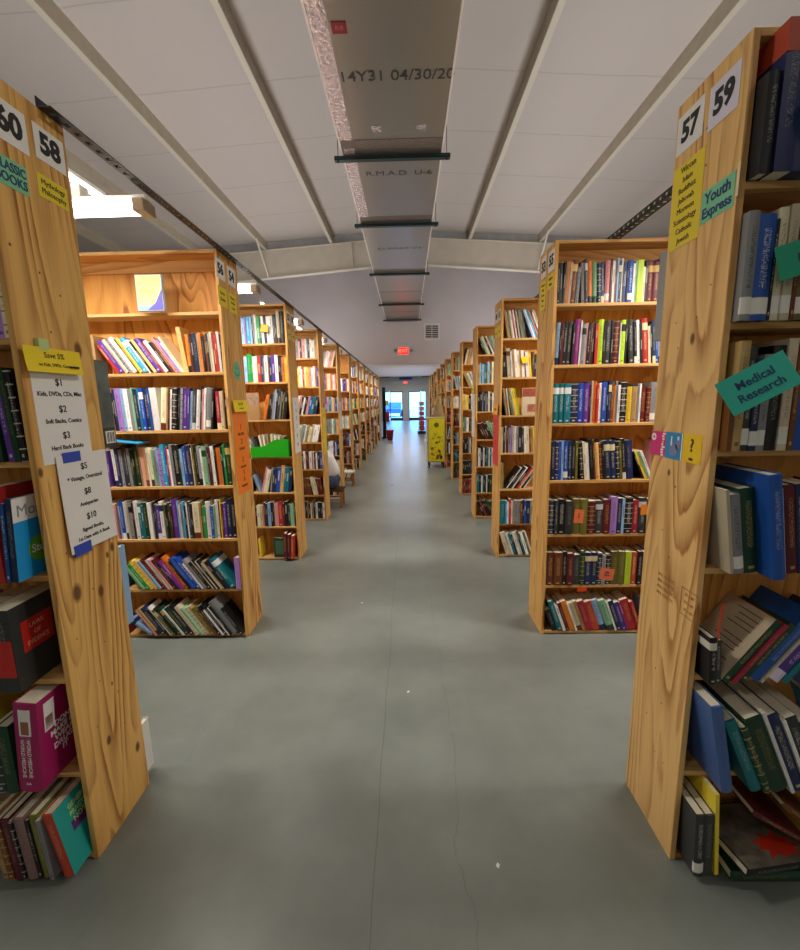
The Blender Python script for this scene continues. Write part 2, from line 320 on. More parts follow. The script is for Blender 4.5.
build_case('bookcase', 'tall plywood bookcase numbered 57 and 59 with a yellow religion list on its end', 'R', 0, False, PLYR)
cl = build_case('bookcase', 'plywood bookcase numbered 56 and 54 with an orange price strip on its end', 'L', 1)
cr_ = build_case('bookcase', 'plywood bookcase numbered 53 and 55 with rows of dark old hardbacks', 'R', 1)
LL = {2: 'plywood bookcase with white price strip on its end, holding the green plastic bin', 3: 'plywood bookcase with a bright yellow strip on its end, beside the seated person',
      4: 'plywood bookcase just behind the seated person in the white shirt'}
RL = {2: 'plywood bookcase with a long red strip and orange tag on its end', 3: 'plywood bookcase with a white paper strip on its end, behind the red strip one'}
for k in range(2, NC):
    dup_case(cl, LL.get(k, 'plain plywood bookcase, %s from the camera in the row opposite the yellow cart' % ORD[k]), k)
    dup_case(cr_, RL.get(k, 'plain plywood bookcase, %s from the camera in the row with the yellow cart' % ORD[k]), k)

# ------------------------------------------------------------------ books
PAL = {'w':('EDEBE6','white'),'c':('E3D6B4','cream'),'k':('17171A','black'),'n':('1C2B52','navy'),'b':('1E50A8','blue'),'l':('8FB4DA','light-blue'),
 't':('0E7480','teal'),'g':('1E9A4A','green'),'d':('173F28','dark-green'),'j':('86B98E','pale-green'),'r':('B42A28','red'),'m':('5E1A24','maroon'),'o':('E27A22','orange'),
 'y':('E8C83A','yellow'),'p':('57338E','purple'),'v':('A27BC4','violet'),'q':('6E3B1C','brown'),'z':('B08D5C','tan'),'x':('8C8D8E','grey'),'a':('393B3A','charcoal'),
 'f':('DE9A94','pink'),'i':('6B6628','olive'),'e':('C9BFA2','beige'),'h':('9A2E86','magenta'),'s':('2FA3D6','sky-blue'),'u':('B9D330','lime'),'D':('E3B26E','sand'),'F':('46689C','faded-blue'),'H':('B01A58','crimson-pink'),'M':('8A6C68','dusty-mauve')}
ACC = {'w':'222a55','c':'6b3018','k':'d8d4c6','n':'d9cfa0','b':'f0f0f0','l':'1c2b52','t':'e4ecec','g':'f4f4e8','d':'c9b26a','j':'1d4428','r':'f0dca8','m':'c9a45c','o':'222222',
 'y':'8a1d1d','p':'e8d9f5','v':'2a1748','q':'d9b56a','z':'3b2414','x':'1b1b1b','a':'c9c9c9','f':'5a1220','i':'d9cc8a','e':'5a3a22','h':'f3d9ef','s':'f4f8fb','u':'202020','D':'704a20','F':'2a3f66','H':'f3d9e4','M':'3a2422'}
def book_mat(c, pat):
    key = 'book_%s_%s' % (PAL[c][1].replace('-', '_'), {'P':'plain','T':'top_band','B':'base_band','R':'ribbed','L':'library_label','S':'spine_title'}[pat])
    if key in MATS: return MATS[key]
    m = bpy.data.materials.new(key); m.use_nodes = True; nt = m.node_tree; L = nt.links; N = nt.nodes.new
    b = nt.nodes['Principled BSDF']; b.inputs['Roughness'].default_value = .42; b.inputs['Specular IOR Level'].default_value = .45
    tc = N('ShaderNodeTexCoord'); g = N('ShaderNodeSeparateXYZ'); L.new(tc.outputs['Generated'], g.inputs[0]); ob = N('ShaderNodeSeparateXYZ'); L.new(tc.outputs['Object'], ob.inputs[0])
    oi = N('ShaderNodeObjectInfo')
    hs = N('ShaderNodeHueSaturation'); hs.inputs['Color'].default_value = lin(PAL[c][0])
    hr = N('ShaderNodeMapRange'); hr.inputs[3].default_value = .8; hr.inputs[4].default_value = 1.2; L.new(oi.outputs['Random'], hr.inputs[0]); L.new(hr.outputs[0], hs.inputs['Value'])
    hh = N('ShaderNodeMapRange'); hh.inputs[3].default_value = .485; hh.inputs[4].default_value = .515; L.new(oi.outputs['Random'], hh.inputs[0]); L.new(hh.outputs[0], hs.inputs['Hue'])
    out = hs.outputs[0]
    def step(sock, lo, hi, e=.004):
        a = N('ShaderNodeMapRange'); a.inputs[1].default_value = lo-e; a.inputs[2].default_value = lo+e; L.new(sock, a.inputs[0])
        d = N('ShaderNodeMapRange'); d.inputs[1].default_value = hi-e; d.inputs[2].default_value = hi+e; d.inputs[3].default_value = 1; d.inputs[4].default_value = 0; L.new(sock, d.inputs[0])
        q = N('ShaderNodeMath'); q.operation = 'MULTIPLY'; L.new(a.outputs[0], q.inputs[0]); L.new(d.outputs[0], q.inputs[1]); return q.outputs[0]
    def mul(a, b2):
        q = N('ShaderNodeMath'); q.operation = 'MULTIPLY'; q.use_clamp = True
        for i, v in enumerate((a, b2)):
            if hasattr(v, 'links'): L.new(v, q.inputs[i])
            else: q.inputs[i].default_value = v
        return q.outputs[0]
    def over(mask, colr):
        nonlocal out
        x = N('ShaderNodeMix'); x.data_type = 'RGBA'; L.new(mask, x.inputs[0]); L.new(out, x.inputs[6]); x.inputs[7].default_value = lin(colr); out = x.outputs[2]
    spine = step(g.outputs['Y'], -1, .06)
    ac = ACC[c]
    band = {'T': (.74, .9), 'B': (-.1, .17)}.get(pat)
    if band: over(step(g.outputs['Z'], *band), ac)
    if pat == 'R':
        wv = N('ShaderNodeMath'); wv.operation = 'PINGPONG'; wv.inputs[1].default_value = .07; L.new(g.outputs['Z'], wv.inputs[0])
        over(mul(mul(step(wv.outputs[0], -1, .007, .002), spine), .8), ac)
    if pat == 'L': over(mul(step(g.outputs['Z'], .06, .22), spine), 'e9e6dc')
    # run of small lettering up the spine
    no = N('ShaderNodeTexNoise'); no.inputs['Scale'].default_value = 1; no.inputs['Detail'].default_value = 0
    vm = N('ShaderNodeVectorMath'); vm.operation = 'MULTIPLY'; vm.inputs[1].default_value = (240, 0, 420); L.new(tc.outputs['Object'], vm.inputs[0])
    va = N('ShaderNodeVectorMath'); L.new(vm.outputs[0], va.inputs[0]); sc2 = N('ShaderNodeVectorMath'); sc2.operation = 'SCALE'; sc2.inputs[0].default_value = (91, 47, 13); L.new(oi.outputs['Random'], sc2.inputs['Scale']); L.new(sc2.outputs[0], va.inputs[1])
    L.new(va.outputs[0], no.inputs['Vector'])
    tx = mul(mul(step(no.outputs[0], .53, 2, .03), step(g.outputs['X'], .3, .7, .02)), mul(step(g.outputs['Z'], .3, .86 if pat != 'T' else .7), spine))
    over(mul(tx, .5 if pat != 'P' else .2), ac)
    over(mul(mul(step(g.outputs['Z'], .05, .085, .003), step(g.outputs['X'], .3, .7, .02)), mul(spine, .7 if pat in 'SRT' else 0.0)), ac)
    L.new(out, b.inputs['Base Color'])
    MATS[key] = m; return m
PAGE = mat('book_pages', 'D9CFB6', .8, noise=.08, nscale=400)

def cover_mesh(t, d, h, hard):
    """cover wrapped round spine and two boards; spine faces -y, x thickness, z height"""
    bm = bmesh.new(); th = .0028 if hard else .0012; th = min(th, t*.2)
    bulge = min(.16*t, .006) if hard else min(.04*t, .0015)
    n = 7; outer = [(t, d)]
    for i in range(n):
        a = i/(n-1); outer.append((t*(1-a), .0 + bulge*(1 - sin(pi*a))))
    outer.append((0, d))
    inner = [(th, d), (th, th+bulge)] + [(t-th, th+bulge), (t-th, d)]
    poly = outer+inner
    # build as quads: right board, spine strip fan, left board
    def prism(pts):
        A = [bm.verts.new((x, y, 0)) for x, y in pts]; B = [bm.verts.new((x, y, h)) for x, y in pts]
        bm.faces.new(A); bm.faces.new(B[::-1])
        for i in range(len(pts)): bm.faces.new((A[i], B[i], B[(i+1)%len(pts)], A[(i+1)%len(pts)]))
    prism([(t, bulge), (t, d), (t-th, d), (t-th, th+bulge)])
    prism([(0, bulge), (th, th+bulge), (th, d), (0, d)])
    prism([p for p in outer[1:-1]] + [(th, th+bulge), (t-th, th+bulge)])
    return bm
BOOKS = []
rng = random.Random(7)
BRIGHT = 'wcklnbtgrmoypvfxsuezqajdwck'
def parse(s):
    lean = 0; out = []
    for tok in s.split():
        if tok[0] == '@': lean = float(tok[1:]); continue
        c = tok[0]; r = tok[1:]; pat = None; h = None; ex = r.endswith('!'); r = r.rstrip('!')
        if r and r[-1] in 'PTBRLS': pat = r[-1]; r = r[:-1]
        if '/' in r: r, h = r.split('/'); h = float(h)/1000
        out.append(dict(c=c, t=float(r)/1000, h=h, lean=lean, pat=pat, ex=ex))
    return out
def rand_tokens(width, pal, hm, lean=0):
    out = []; w = 0
    while w < width:
        t = rng.choice((12, 15, 18, 20, 22, 25, 28, 32, 38))/1000
        out.append(dict(c=rng.choice(pal), t=t, h=None, lean=lean, pat=None)); w += t/cos(radians(lean))
    return out
def poly(b, t):
    th = radians(b['lean']); h = b['h']
    c, s = cos(th), sin(th)
    pts = [(0, 0), (t, 0), (t, h), (0, h)]
    P2 = [(x*c - z*s, x*s + z*c) for x, z in pts]
    mz = min(p[1] for p in P2); mx = [p for p in P2 if p[1] == mz][0][0]
    return [(x-mx, z-mz) for x, z in P2], (-mx, -mz)
def xr(pl, z):
    best = None
    for i in range(4):
        (x1, z1), (x2, z2) = pl[i], pl[(i+1) % 4]
        if min(z1, z2)-1e-9 <= z <= max(z1, z2)+1e-9:
            for x in ((x1, x2) if abs(z1-z2) < 1e-9 else (x1+(x2-x1)*(z-z1)/(z2-z1),)):
                best = x if best is None else max(best, x)
    return best
def xl(pl, z):
    m = [(-x, q) for x, q in pl]; r = xr(m, z); return None if r is None else -r
def layout(lst, k):
    placed = []; cur = []
    for b in lst:
        pl, org = poly(b, b['t']*k); sh = None
        lo = -min(x for x, z in pl)
        if not placed: sh = lo
        for pp in placed[-4:]:
            for z in [z for _, z in pl]+[z for _, z in pp]:
                a, c = xr(pp, z), xl(pl, z)
                if a is not None and c is not None: sh = a-c if sh is None else max(sh, a-c)
        sh += .0006
        placed.append([(x+sh, z) for x, z in pl]); cur.append((sh+org[0], org[1]))
    width = max(x for p in placed for x, z in p)
    return cur, width
def row(side, k, lv, spec, vis, hm=.235, face=.006, dep=None, filler=None, fl=0, pal=BRIGHT, hj=.018, dmax=.139, gap=0):
    """spec: visible books as the photo shows them, left to right, spread over vis metres from the aisle end"""
    lst = parse(spec) if isinstance(spec, str) else spec
    for b in lst:
        if b['h'] is None: b['h'] = hm + rng.uniform(-hj, hj)
        b['h'] = min(b['h'], .325 if face > -.02 else .36)
        if b['pat'] is None: b['pat'] = rng.choice('SSSPTBRS')
    kk = 1.0
    for _ in range(8):
        cur, wd = layout(lst, kk)
        if vis: kk *= 1 - .8*(wd-vis)/max(sum(b['t'] for b in lst)*kk, .01)
        kk = max(.5, min(1.9, kk))
    cur, wd = layout(lst, kk)
    for b in lst: b['t'] *= kk
    xs = XL if side == 'L' else XR
    if side == 'L': start = XL - .0195 - wd - .001 - gap
    else: start = XR + .0195 + .001
    res = []
    n = len(lst)
    for i, (b, (ox, oz)) in enumerate(zip(lst, cur)):
        idx = n-1-i if side == 'L' else i
        d = dict(b); d.update(x=start+ox, z=SZ[lv]+oz+.0003, y=Y0+P*k+face+rng.uniform(0, .008), d=(dep or min(dmax, b['h']*.66))-(0 if not dep else rng.uniform(0, .01)),
                 side=side, k=k, lv=lv, idx=idx, hard=b['t'] > .021 and rng.random() < .75)
        d['d'] = min(d['d'], Y0+P*k+DD/2-.0045-d['y'])
        if b.get('ex'): d['y'] -= .05; d['d'] += .03
        nb = i+1 if side == 'L' else i-1
        d['nb'] = lst[nb]['c'] if 0 <= nb < n else None
        res.append(d)
    # unseen remainder of the shelf
    room = W-.04-wd-.01-gap
    if room > .06 and filler is not False:
        fs = rand_tokens(room*.93, filler or pal, hm, fl)
        for b in fs: b['h'] = hm+rng.uniform(-hj, hj); b['pat'] = 'S'
        cur, fw = layout(fs, 1)
        while fw > room and fs: fs.pop(); cur, fw = layout(fs, 1) if fs else ([], 0)
        st2 = (XL-.0195-W+.04) if side == 'L' else start+wd+.003
        for i, (b, (ox, oz)) in enumerate(zip(fs, cur)):
            d = dict(b); d.update(x=st2+ox, z=SZ[lv]+oz+.0003, y=Y0+P*k+.006+rng.uniform(0, .008), d=min(dmax, b['h']*.66), side=side, k=k, lv=lv,
                                  idx=(n+len(fs)-1-i) if side == 'L' else n+i, hard=False, nb=None)
            d['d'] = min(d['d'], Y0+P*k+DD/2-.0045-d['y'])
            res.append(d)
    BOOKS.extend(res)
    return res

# --- bookcase 56 (left, second)
VL = .765
row('L', 1, 1, '@33 r20/200 p28/230S c26/235 x24/240 w32/245S k8/240 y26/240 s34/240T w12/235 k15 D22/235 p34/235S r12 w28 k18 q18 f20 v16 w8 c14/250 @7 D30/268P @2 o26/225B m12 k18 n30/230P z14 o16 k20 q16 k14 e12 c14 r18 r16 w18 k8/220', VL, .225)
row('L', 1, 2, '@2 f28/265P z14 k10 n12 v34/262S l22/262 w26/258S x20 j12 n26/255 t12 b25/262 n25/255 b10 w44/262P @-7 c36/262 z10 m10/230 w12 k30/262R k22 x14 p30/250S p12 l16 a22/250 w26/245 k10 f14 w12 x34/258L k12 @0 r28/235 c18/235 z8 k14/225', VL, .25)
row('L', 1, 3, '@2 w22/240 n25/245S x22 n16 a22 x18 d15 k12 d34/262S z10 f22/250P D20/240 w12 c28/248 j16 x10 l14 v22/240 s28/268S b10 r10 w14 x18 k42/262S d10 l18 b22/250S n36/260S c10 i12 k18 x22/252 w12 j30/250T x8 k10 m10 w26/250 k10 o30/240 z8 k14 g14/262 d34/265', VL, .25)
row('L', 1, 4, '@1 l8 b26/255B w22/248 e12 x24/240T k8 m10 w26/255 t22/240 t18 d22/245 w34/240P x10 k8 a10 p30/225B w24/250 i14 k12 d18 m10 p44/262P l12 w8 x14 s12 k14 w10 a20 k12 @0 c46/240B z14 i10 g20/215 w32/245 b22/215 j12 w22/255 m10 y8 q12 p22/232 n34/258S k36/258S', VL, .24)
row('L', 1, 5, '@34 j26/190 g28/200S y24/235 D22/235P l24/230 m20 r14 w18 f10 m26/240 k12 p10 h18/235 o34/262 k8 b34/250P b26/250S w12 x30/240P k22 c12 k10 w12 k16 e12 z12 k18 n14 t46/240T @0 v34/215P', VL, .23, fl=33, face=-.012)
row('L', 1, 6, '@52 l30/170 @34 f8 z20/225 n30/230S k14 w8 i18/220 k10 d24/225 w10 d28/230 k26 @33 c24/240 j20/225 e26/225 z8 i20/225 q14 k18/240 w10 k20/250 w8 k10 x42/270P k20', VL, .23, fl=33, face=-.03)
# --- bookcase 55 (right, second)
VR = .64
row('R', 1, 0, '@0 k16/225 a12/225 @-3 k10 z16/228S o10 e12/230 q28/240 x18/200 @3 x20/225S a14 o30/232B j26/225 n22/225 n18 @0 f30/235L m10/245 w14/230 q10 l10 n16/228T w8 k8 b14 k6 b30/232L w12 j10 u34/232P c14/195 k12 m34/222T m36/222T k18 x30/255', VR, .228)
row('R', 1, 1, '@-2 l24/245B k8 m12/240 k20 a32/250S k12 h32/262P w8 x26/232 f8 k20/232 q8 k12 @0 r14/235 o8 u28/258S k8 a36/250S k10 m38/248R w6 u26/252T k10 @5 a32/255S k16 w16/250 k14 r34/258T c14/215 k10 n18/245 b14/250 x20', VR, .245)
row('R', 1, 2, '@0 t30/240T t30/240T t32/240T n36/240R b28/242S p30/240S m8 e8 o18/252 r12 w14/240 b24/246S k8 n14 q14/250 o8 x10 w12/225 k36/245R y26/215S z26/215S x8 w8 m30/212S m20/212R x40/240L', VR, .24)
row('R', 1, 3, '@1 n28/245S n18 b18/245 l12 b26/246L n22/246 k22 i14 @6 k22/240R c14/240 w20/232P k24 q8 D28/228S q16 k10 n34/245T n34/245T k22 i14 k18 n44/245P @24 k10/190 y16/190 j12/190 w14/190', VR, .24)
row('R', 1, 4, '@0 n28/225R a14/222 k36/228S a34/215P i34/228P i34/226P m34/215R a36/215T m34/222S v30/240S n22/230S l12 k36/238R r28/215S a34/230T k20', VR, .225, face=-.006)
row('R', 1, 5, '@0 q34/222S q38/222S k20/225 m30/215S a30/205P d20 n30/218T n28/218T n20/215 x16/200 k24 i34/222P i30/222P u26/222P r28/218S k20 m20', VR, .22, face=-.006)
row('R', 1, 6, '@20 k28/150 t24/215S w14/190 m18 o26/215P w8 e24/205 z14 r34/215P r32/210P l34/220B j34/220B w8 n26/215S p22 h8 r40/222P r20', VR, .215, face=-.01)
# --- third bookcases
row('L', 2, 0, '@1 w18 l22 v14 s28/240S l14 k8 x10 w14 g24/242 k10 w18/240 n12 k8 w26/240S w20/242 a14 k12/235 e24/285 k34/280P', .43, .24)
row('L', 2, 1, '@0 v24/230 l22/235 g32/262P g10 w20/235 c14 r26/240T n18 x10 w26/242 q8 n18 p26/248S w24/245 k16 n10 o24/225P y16/220', .43, .235)
row('L', 2, 2, '@-12 o30/235P q10 @-9 k18/245 a14 x12 l14/285 w6 k18/280 a24/280S x12 k18/270 i10 k30/265', .26, .25, filler=False)
row('L', 2, 4, '@18 l18/180 @-14 f16/255 w10/235 c24/225 @-8 x12 n18/230 n18/240 b30/245S D28/262P t14/245 t28/245P n24/240', .4, .235, fl=10)
row('L', 2, 5, '@0 k12/190 c22/215 e18/215 z14 m16 n14/230 l24/240S k16/245 a10 f32/235P r34/250S m14 k28/248 a14 j36/225P k10', .4, .23)
row('R', 2, 0, '@10 z16/250 w8 i14/255 e10 w14 r14/255 w10 m14 e12 d14/250 x14 i16 k10 @22 l16/260 w10 s18/258 f12 m14 w8 e20', .37, .25, fl=15)
row('R', 2, 1, '@0 k24/200 @5 e26/262 w8 z18/250 w16 c20/240 z10 w18/240 q8 w20/228 y18/215B @0 q12 k14/170 j20/200 e24/220', .37, .24)
row('R', 2, 2, '@8 k8 z16/255 q10 w8/250 @12 i18/250 x14 y26/255P u14/252', .17, .25, filler=False)
row('R', 2, 3, '@0 c14/245 k14 w8 m14/250S x16 v14 e14 w12 x14 k24 a14 @3 w16 c18 q12 z16/248 y10 i18 u10', .36, .245)
row('R', 2, 4, '@0 z18/250T i10/245 @-35 k18/245 w8/250 k16/250 a12 w10/250 k20 r16/245 e12 k18 w8', .37, .24, fl=-20)
row('R', 2, 5, '@0 t34/232P s10 w12 r14 w8 z8 x28/230 x14 q14 k10 b14 n22/232 x14 w10 k22', .36, .23, face=-.012)
row('R', 2, 6, '@18 c20/235 e14 w10 t14/230 k12 w14/235 c12 k8 t10 w16/235 i14 w8', .33, .235, fl=18, face=-.012)
# --- bookcase 59 (right, nearest) : big reference books standing proud of the shelf
R1 = []
R1 += row('R', 0, 0, '@0 k30/225P n46/330P n42/345P t40/335P b36/320 n40/310', None, .29, face=-.05, dep=.19)
R1 += row('R', 0, 1, '@0 x28/270L b44/262L k8/250 e24/278L e24/284L q10/275 i40/262L t34/270L n30/260 w26/270', None, .265, face=-.03, dep=.17)
R1 += row('R', 0, 2, '@0 q14/200P z26/298S a20/285L n20/250L x24/262L k34/285P c26/302L q14/290 b44/298P n26/280 x30/270 m30/280', None, .28, face=-.03, dep=.17)
R1 += row('R', 0, 3, '@9 e10/250P x30/235L d42/252S b34/300P! i10/262 t16/262P w12/252P m30/262S n26/265S x20/240 k28/260', None, .255, face=-.05, dep=.19, fl=9)
R1 += row('R', 0, 4, '@4 k22/150 a16/140 @-36 d26/237S r16/230 d24/225S b34/262P e8/240 p36/232B t18/225 n30/230', None, .235, face=-.05, dep=.19, filler=False)
R1 += row('R', 0, 5, '@12 F34/300P @24 t34/262P d22/240 d50/270P w10/300P n36/282S w10/270P a34/275 n28/262 x24/250', None, .26, face=-.085, dep=.215, fl=24)
R1 += row('R', 0, 6, '@3 a30/228L a30/225P @5 y12/300P', None, .25, face=-.075, dep=.205, filler=False)
# --- bookcase 60 (left, nearest)
L1 = []
L1 += row('L', 0, 2, '@0 d26/262S a22/265P d24/255S k20/268 d24/262 @3 p18/262S d18/270P k16/265', None, .26, face=-.01, dep=.145)
L1 += row('L', 0, 3, '@0 m18/255 k22/262 r38/285P @-4 b12/240 n24/252P', None, .26, face=-.058, dep=.20, gap=.024)
L1 += row('L', 0, 4, '@0 m40/250 k40/255 a30/255P a66/268P', None, .26, face=-.072, dep=.21, gap=.08)
L1 += row('L', 0, 5, '@0 a30/220 d40/232P @-5 H74/310P', None, .26, face=-.084, dep=.22, gap=.036)
L1 += row('L', 0, 6, '@4 z24/235 q20/225 m28/230P k10/225 M34/232P k12/220 i28/236P x14/225 @10 r38/238P', None, .235, face=-.09, dep=.225)
for lv in (0, 1): row('L', 0, lv, rand_tokens(.9, BRIGHT, .25), None, .25)
# --- the rest of the aisle, seen small
PS = {'L': ['wcxwkzbwf', 'wcfryobwp', 'lwbfytwnk', 'cDwzwjxe', 'kmqwkwbm', 'wqcmkxf', 'kwczka'], 'R': ['wkxmcjiz', 'wcljtzi', 'knycxwk', 'gwmrkxj', 'kwaxtkc', 'tdktwn', 'dkmrkdn']}
for k in range(3, NC):
    for side in 'LR':
        for lv in range(7):
            if side == 'L' and lv == 0 and k in (5,): continue
            ln = rng.choice((0, 0, 0, 0, 12, -12, 25)) if side == 'R' else rng.choice((0, 0, 0, 0, 0, 10, -14))
            hm = rng.uniform(.215, .25)
            row(side, k, lv, rand_tokens(rng.uniform(.6, 1.08), PS[side][lv], hm, ln), None, hm, filler=False)

# occlusion by the nearer bookcase ends and the frame decides which books show largest
def proj(x, y, z):
    d = Vector((x, y, z-CAMH)); q = d.dot(CF)
    return 400+FPX*d.dot(CR)/q, 475-FPX*d.dot(CU)/q, q
def seen_area(b):
    xc = b['x']+b['t']*.5-sin(radians(b['lean']))*b['h']*.5; zc = b['z']+cos(radians(b['lean']))*b['h']*.5
    px, py, q = proj(xc, b['y'], zc)
    if not (-8 < px < 808 and -10 < py < 958): return 0
    for j in range(b['k']):
        yy = Y0+P*j+DD; xx = xc*yy/b['y']
        if b['side'] == 'L' and xx < XL-.004: return 0
        if b['side'] == 'R' and xx > XR+.004: return 0
    return max(b['t'], .008)*b['h']*(FPX/q)**2
for b in BOOKS: b['a'] = seen_area(b)
order = sorted([b for b in BOOKS if b['a'] > 0], key=lambda b: -b['a'])
keep = {id(b) for b in order[:296]}
CASE = {('L',0):'bookcase 60',('R',0):'bookcase 59',('L',1):'bookcase 56',('R',1):'bookcase 55',('L',2):'the green-bin bookcase',('R',2):'the red-strip bookcase',
        ('L',3):'the yellow-strip bookcase',('R',3):'the white-strip bookcase'}
AREA = {}
def make_book(b):
    o = obj('book', cover_mesh(b['t'], b['d'], b['h'], b['hard']), book_mat(b['c'], b['pat']))
    o.location = (b['x'], b['y'], b['z']); o.rotation_euler = (0, -radians(b['lean']), 0)
    th = .003 if b['hard'] else .0013; th = min(th, b['t']*.22); e = .003 if b['hard'] else .0003
    pg = bx('page_block', (th, b['t']-th, .006 if b['hard'] else .002, b['d']-e, e, b['h']-e), PAGE, o)
    size = 'thin' if b['t'] < .017 else ('thick' if b['t'] > .036 else '')
    ln = 'leaning left' if b['lean'] > 4 else ('leaning right' if b['lean'] < -4 else '')
    w = ' '.join(q for q in (size, PAL[b['c']][1], 'book', ln) if q)
    if b['nb']: w += ' beside a %s one' % PAL[b['nb']][1]
    lab = '%s, %s from the aisle, %s shelf, %s' % (w, ORD[b['idx']], ORD[b['lv']], CASE.get((b['side'], b['k']), 'far bookcase'))
    if len(lab.split()) > 16: lab = lab.replace(' from the aisle', ' from aisle')
    if len(lab.split()) > 16: lab = lab.replace('leaning left ', '').replace('leaning right ', '')
    tag(o, lab, 'book', 'second-hand books on the shelves')
    b['o'] = o
    return o
for b in BOOKS:
    if id(b) in keep: make_book(b)
# all remaining small or hidden books: one mass
verts, faces, cols = [], [], []
for b in BOOKS:
    if id(b) in keep: continue
    t, d, h = b['t'], b['d'], b['h']; a = -radians(b['lean']); ca, sa = cos(a), sin(a)
    def pt(x, y, z): return (b['x']+x*ca+z*sa, b['y']+y, b['z']-x*sa+z*ca)
    base = lin(PAL[b['c']][0]); kf = rng.uniform(.8, 1.15); base = tuple(min(1, v*kf) for v in base[:3])+(1,)
    pg = lin('D9CFB6'); lb = lin(ACC[b['c']])
    def addbox(x0, x1, y0, y1, z0, z1, c, skip_top=False):
        n = len(verts)
        verts.extend([pt(x0,y0,z0),pt(x1,y0,z0),pt(x1,y1,z0),pt(x0,y1,z0),pt(x0,y0,z1),pt(x1,y0,z1),pt(x1,y1,z1),pt(x0,y1,z1)])
        for f in ((3,2,1,0),(4,5,6,7),(0,1,5,4),(1,2,6,5),(2,3,7,6),(3,0,4,7)):
            faces.append([n+i for i in f]); cols.append(pg if (skip_top and f in ((4,5,6,7),(2,3,7,6))) else c)
    addbox(0, t, 0, d, 0, h, base, True)
    z1 = rng.uniform(.55, .9)*h
    addbox(t*.3, t*.7, -.0006, .001, z1-rng.uniform(.15, .4)*h, z1, tuple(.45*u+.55*v for u, v in zip(lb, base)))
me = bpy.data.meshes.new('books'); me.from_pydata(verts, [], faces)
at = me.color_attributes.new('cover', 'BYTE_COLOR', 'CORNER')
li = 0
for fi, f in enumerate(faces):
    for _ in f: at.data[li].color = cols[fi]; li += 1
mm = bpy.data.materials.new('mixed_book_covers'); mm.use_nodes = True
an = mm.node_tree.nodes.new('ShaderNodeAttribute'); an.attribute_name = 'cover'; mm.node_tree.links.new(an.outputs['Color'], mm.node_tree.nodes['Principled BSDF'].inputs['Base Color'])
mm.node_tree.nodes['Principled BSDF'].inputs['Roughness'].default_value = .45
me.materials.append(mm)
o = bpy.data.objects.new('book_rows', me); COL.objects.link(o)
tag(o, 'rows of small second-hand books filling the shelves of the far bookcases', 'books', None, 'stuff')

INK = mat('black_ink', '1c1c1e', .6); WINK = mat('white_ink', 'f2f0ea', .5); WPAPER = mat('white_paper', 'E9E7E2', .55, noise=.02, nscale=9)
def find(lst, lv, c, n=0):
    q = [b for b in lst if b['lv'] == lv and b['c'] == c and 'o' in b]; return q[n] if len(q) > n else None
def on_side(b, name, y0, y1, z0, z1, m, right=True):
    """printed patch on a book's side cover"""
    X = b['t'] if right else -.0006
    return bx(name, (X, X+.0006, y0, y1, z0, z1), m, b['o'])
RT = (radians(90), 0, radians(90)); LT = (radians(90), 0, radians(-90)); FT = (radians(90), 0, 0)
# big books in the nearest left bookcase
b = find(L1, 3, 'n')
if b:
    on_side(b, 'blue_cover', 0, b['d'], 0, b['h']*.72, mat('cover_sky_blue', '1E9BE0', .4))
    on_side(b, 'cover_panel', 0.0, b['d'], b['h']*.72, b['h'], WPAPER)
    text('Mos', .05, mat('grey_ink', '8c8f92', .6), b['o'], (b['t']+.0009, .055, b['h']*.84), RT, name='title')
    bm = bmesh.new(); cyl(bm, (b['t'], .085, .085), (b['t']+.0008, .085, .085), .042, 28); obj('green_badge', bm, mat('badge_green', '6FB02A', .4), b['o'])
    text('Step', .036, WINK, b['o'], (b['t']+.001, .085, .085), RT, bold=.0006, name='title')
    b['o']['label'] = 'bright blue study book with green Step badge and white top, beside the end panel'
b = find(L1, 3, 'r')
if b:
    on_side(b, 'cover_panel', 0, b['d'], 0, .06, mat('cover_orange', 'D98A2B', .5))
    text('Index', .045, mat('cover_gold', 'E0B060', .5), b['o'], (b['t']+.0009, .09, b['h']*.86), RT, name='title')
    b['o']['label'] = 'large red and orange book with Index on its cover, left of the blue one'
for i, b in enumerate([q for q in L1 if q['lv'] == 4 and q['c'] == 'a' and 'o' in q][-1:]):
    RED = mat('red_label', 'C8281E', .5)
    on_side(b, 'red_label', .035, .15, .11, .21, RED)
    bx('red_label', (.004, b['t']-.004, -.0006, .002, .05, .17), RED, b['o'])
    for j, s in enumerate(('LAWS', 'OF', 'EVIDENCE')): text(s, .021, mat('label_gold', 'E9A08A', .5), b['o'], (b['t']+.0012, .09, .187-j*.027), RT, width=.08, name='title')
    b['o']['label'] = 'thick dark grey law book with a red label, jutting from the nearest left bookcase'
b = find(L1, 5, 'H')
if b:
    FACE = mat('portrait_tan', '9A6444', .6)
    on_side(b, 'cover_portrait_panel', .03, .07, .19, .29, WPAPER); on_side(b, 'cover_portrait', .034, .062, .195, .24, FACE)
    o2 = bx('spine_panel', (.02, .055, -.0006, .002, .2, .29), WPAPER, b['o']); bx('spine_portrait', (.026, .05, -.0012, .001, .205, .25), FACE, b['o'])
    for j, s in enumerate(("DON'T", 'MAKE ME', 'WEAR', 'DRUGS', 'IT')): text(s, .028, WINK, b['o'], (b['t']+.0009, .105 if j else .11, .19-j*.026), RT, bold=.0005, width=.11, name='title')
    for j in range(2): text('WORLD MEDICINE', .016, WINK, b['o'], (.026+j*.02, -.0008, .12), (radians(90), radians(90), 0), name='title')
    text('AA', .012, WINK, b['o'], (.037, -.0008, .03), FT, name='title')
    b['o']['label'] = 'very thick magenta paperback with white lettering and small portraits, nearest left bookcase'
b = find(L1, 6, 'r')
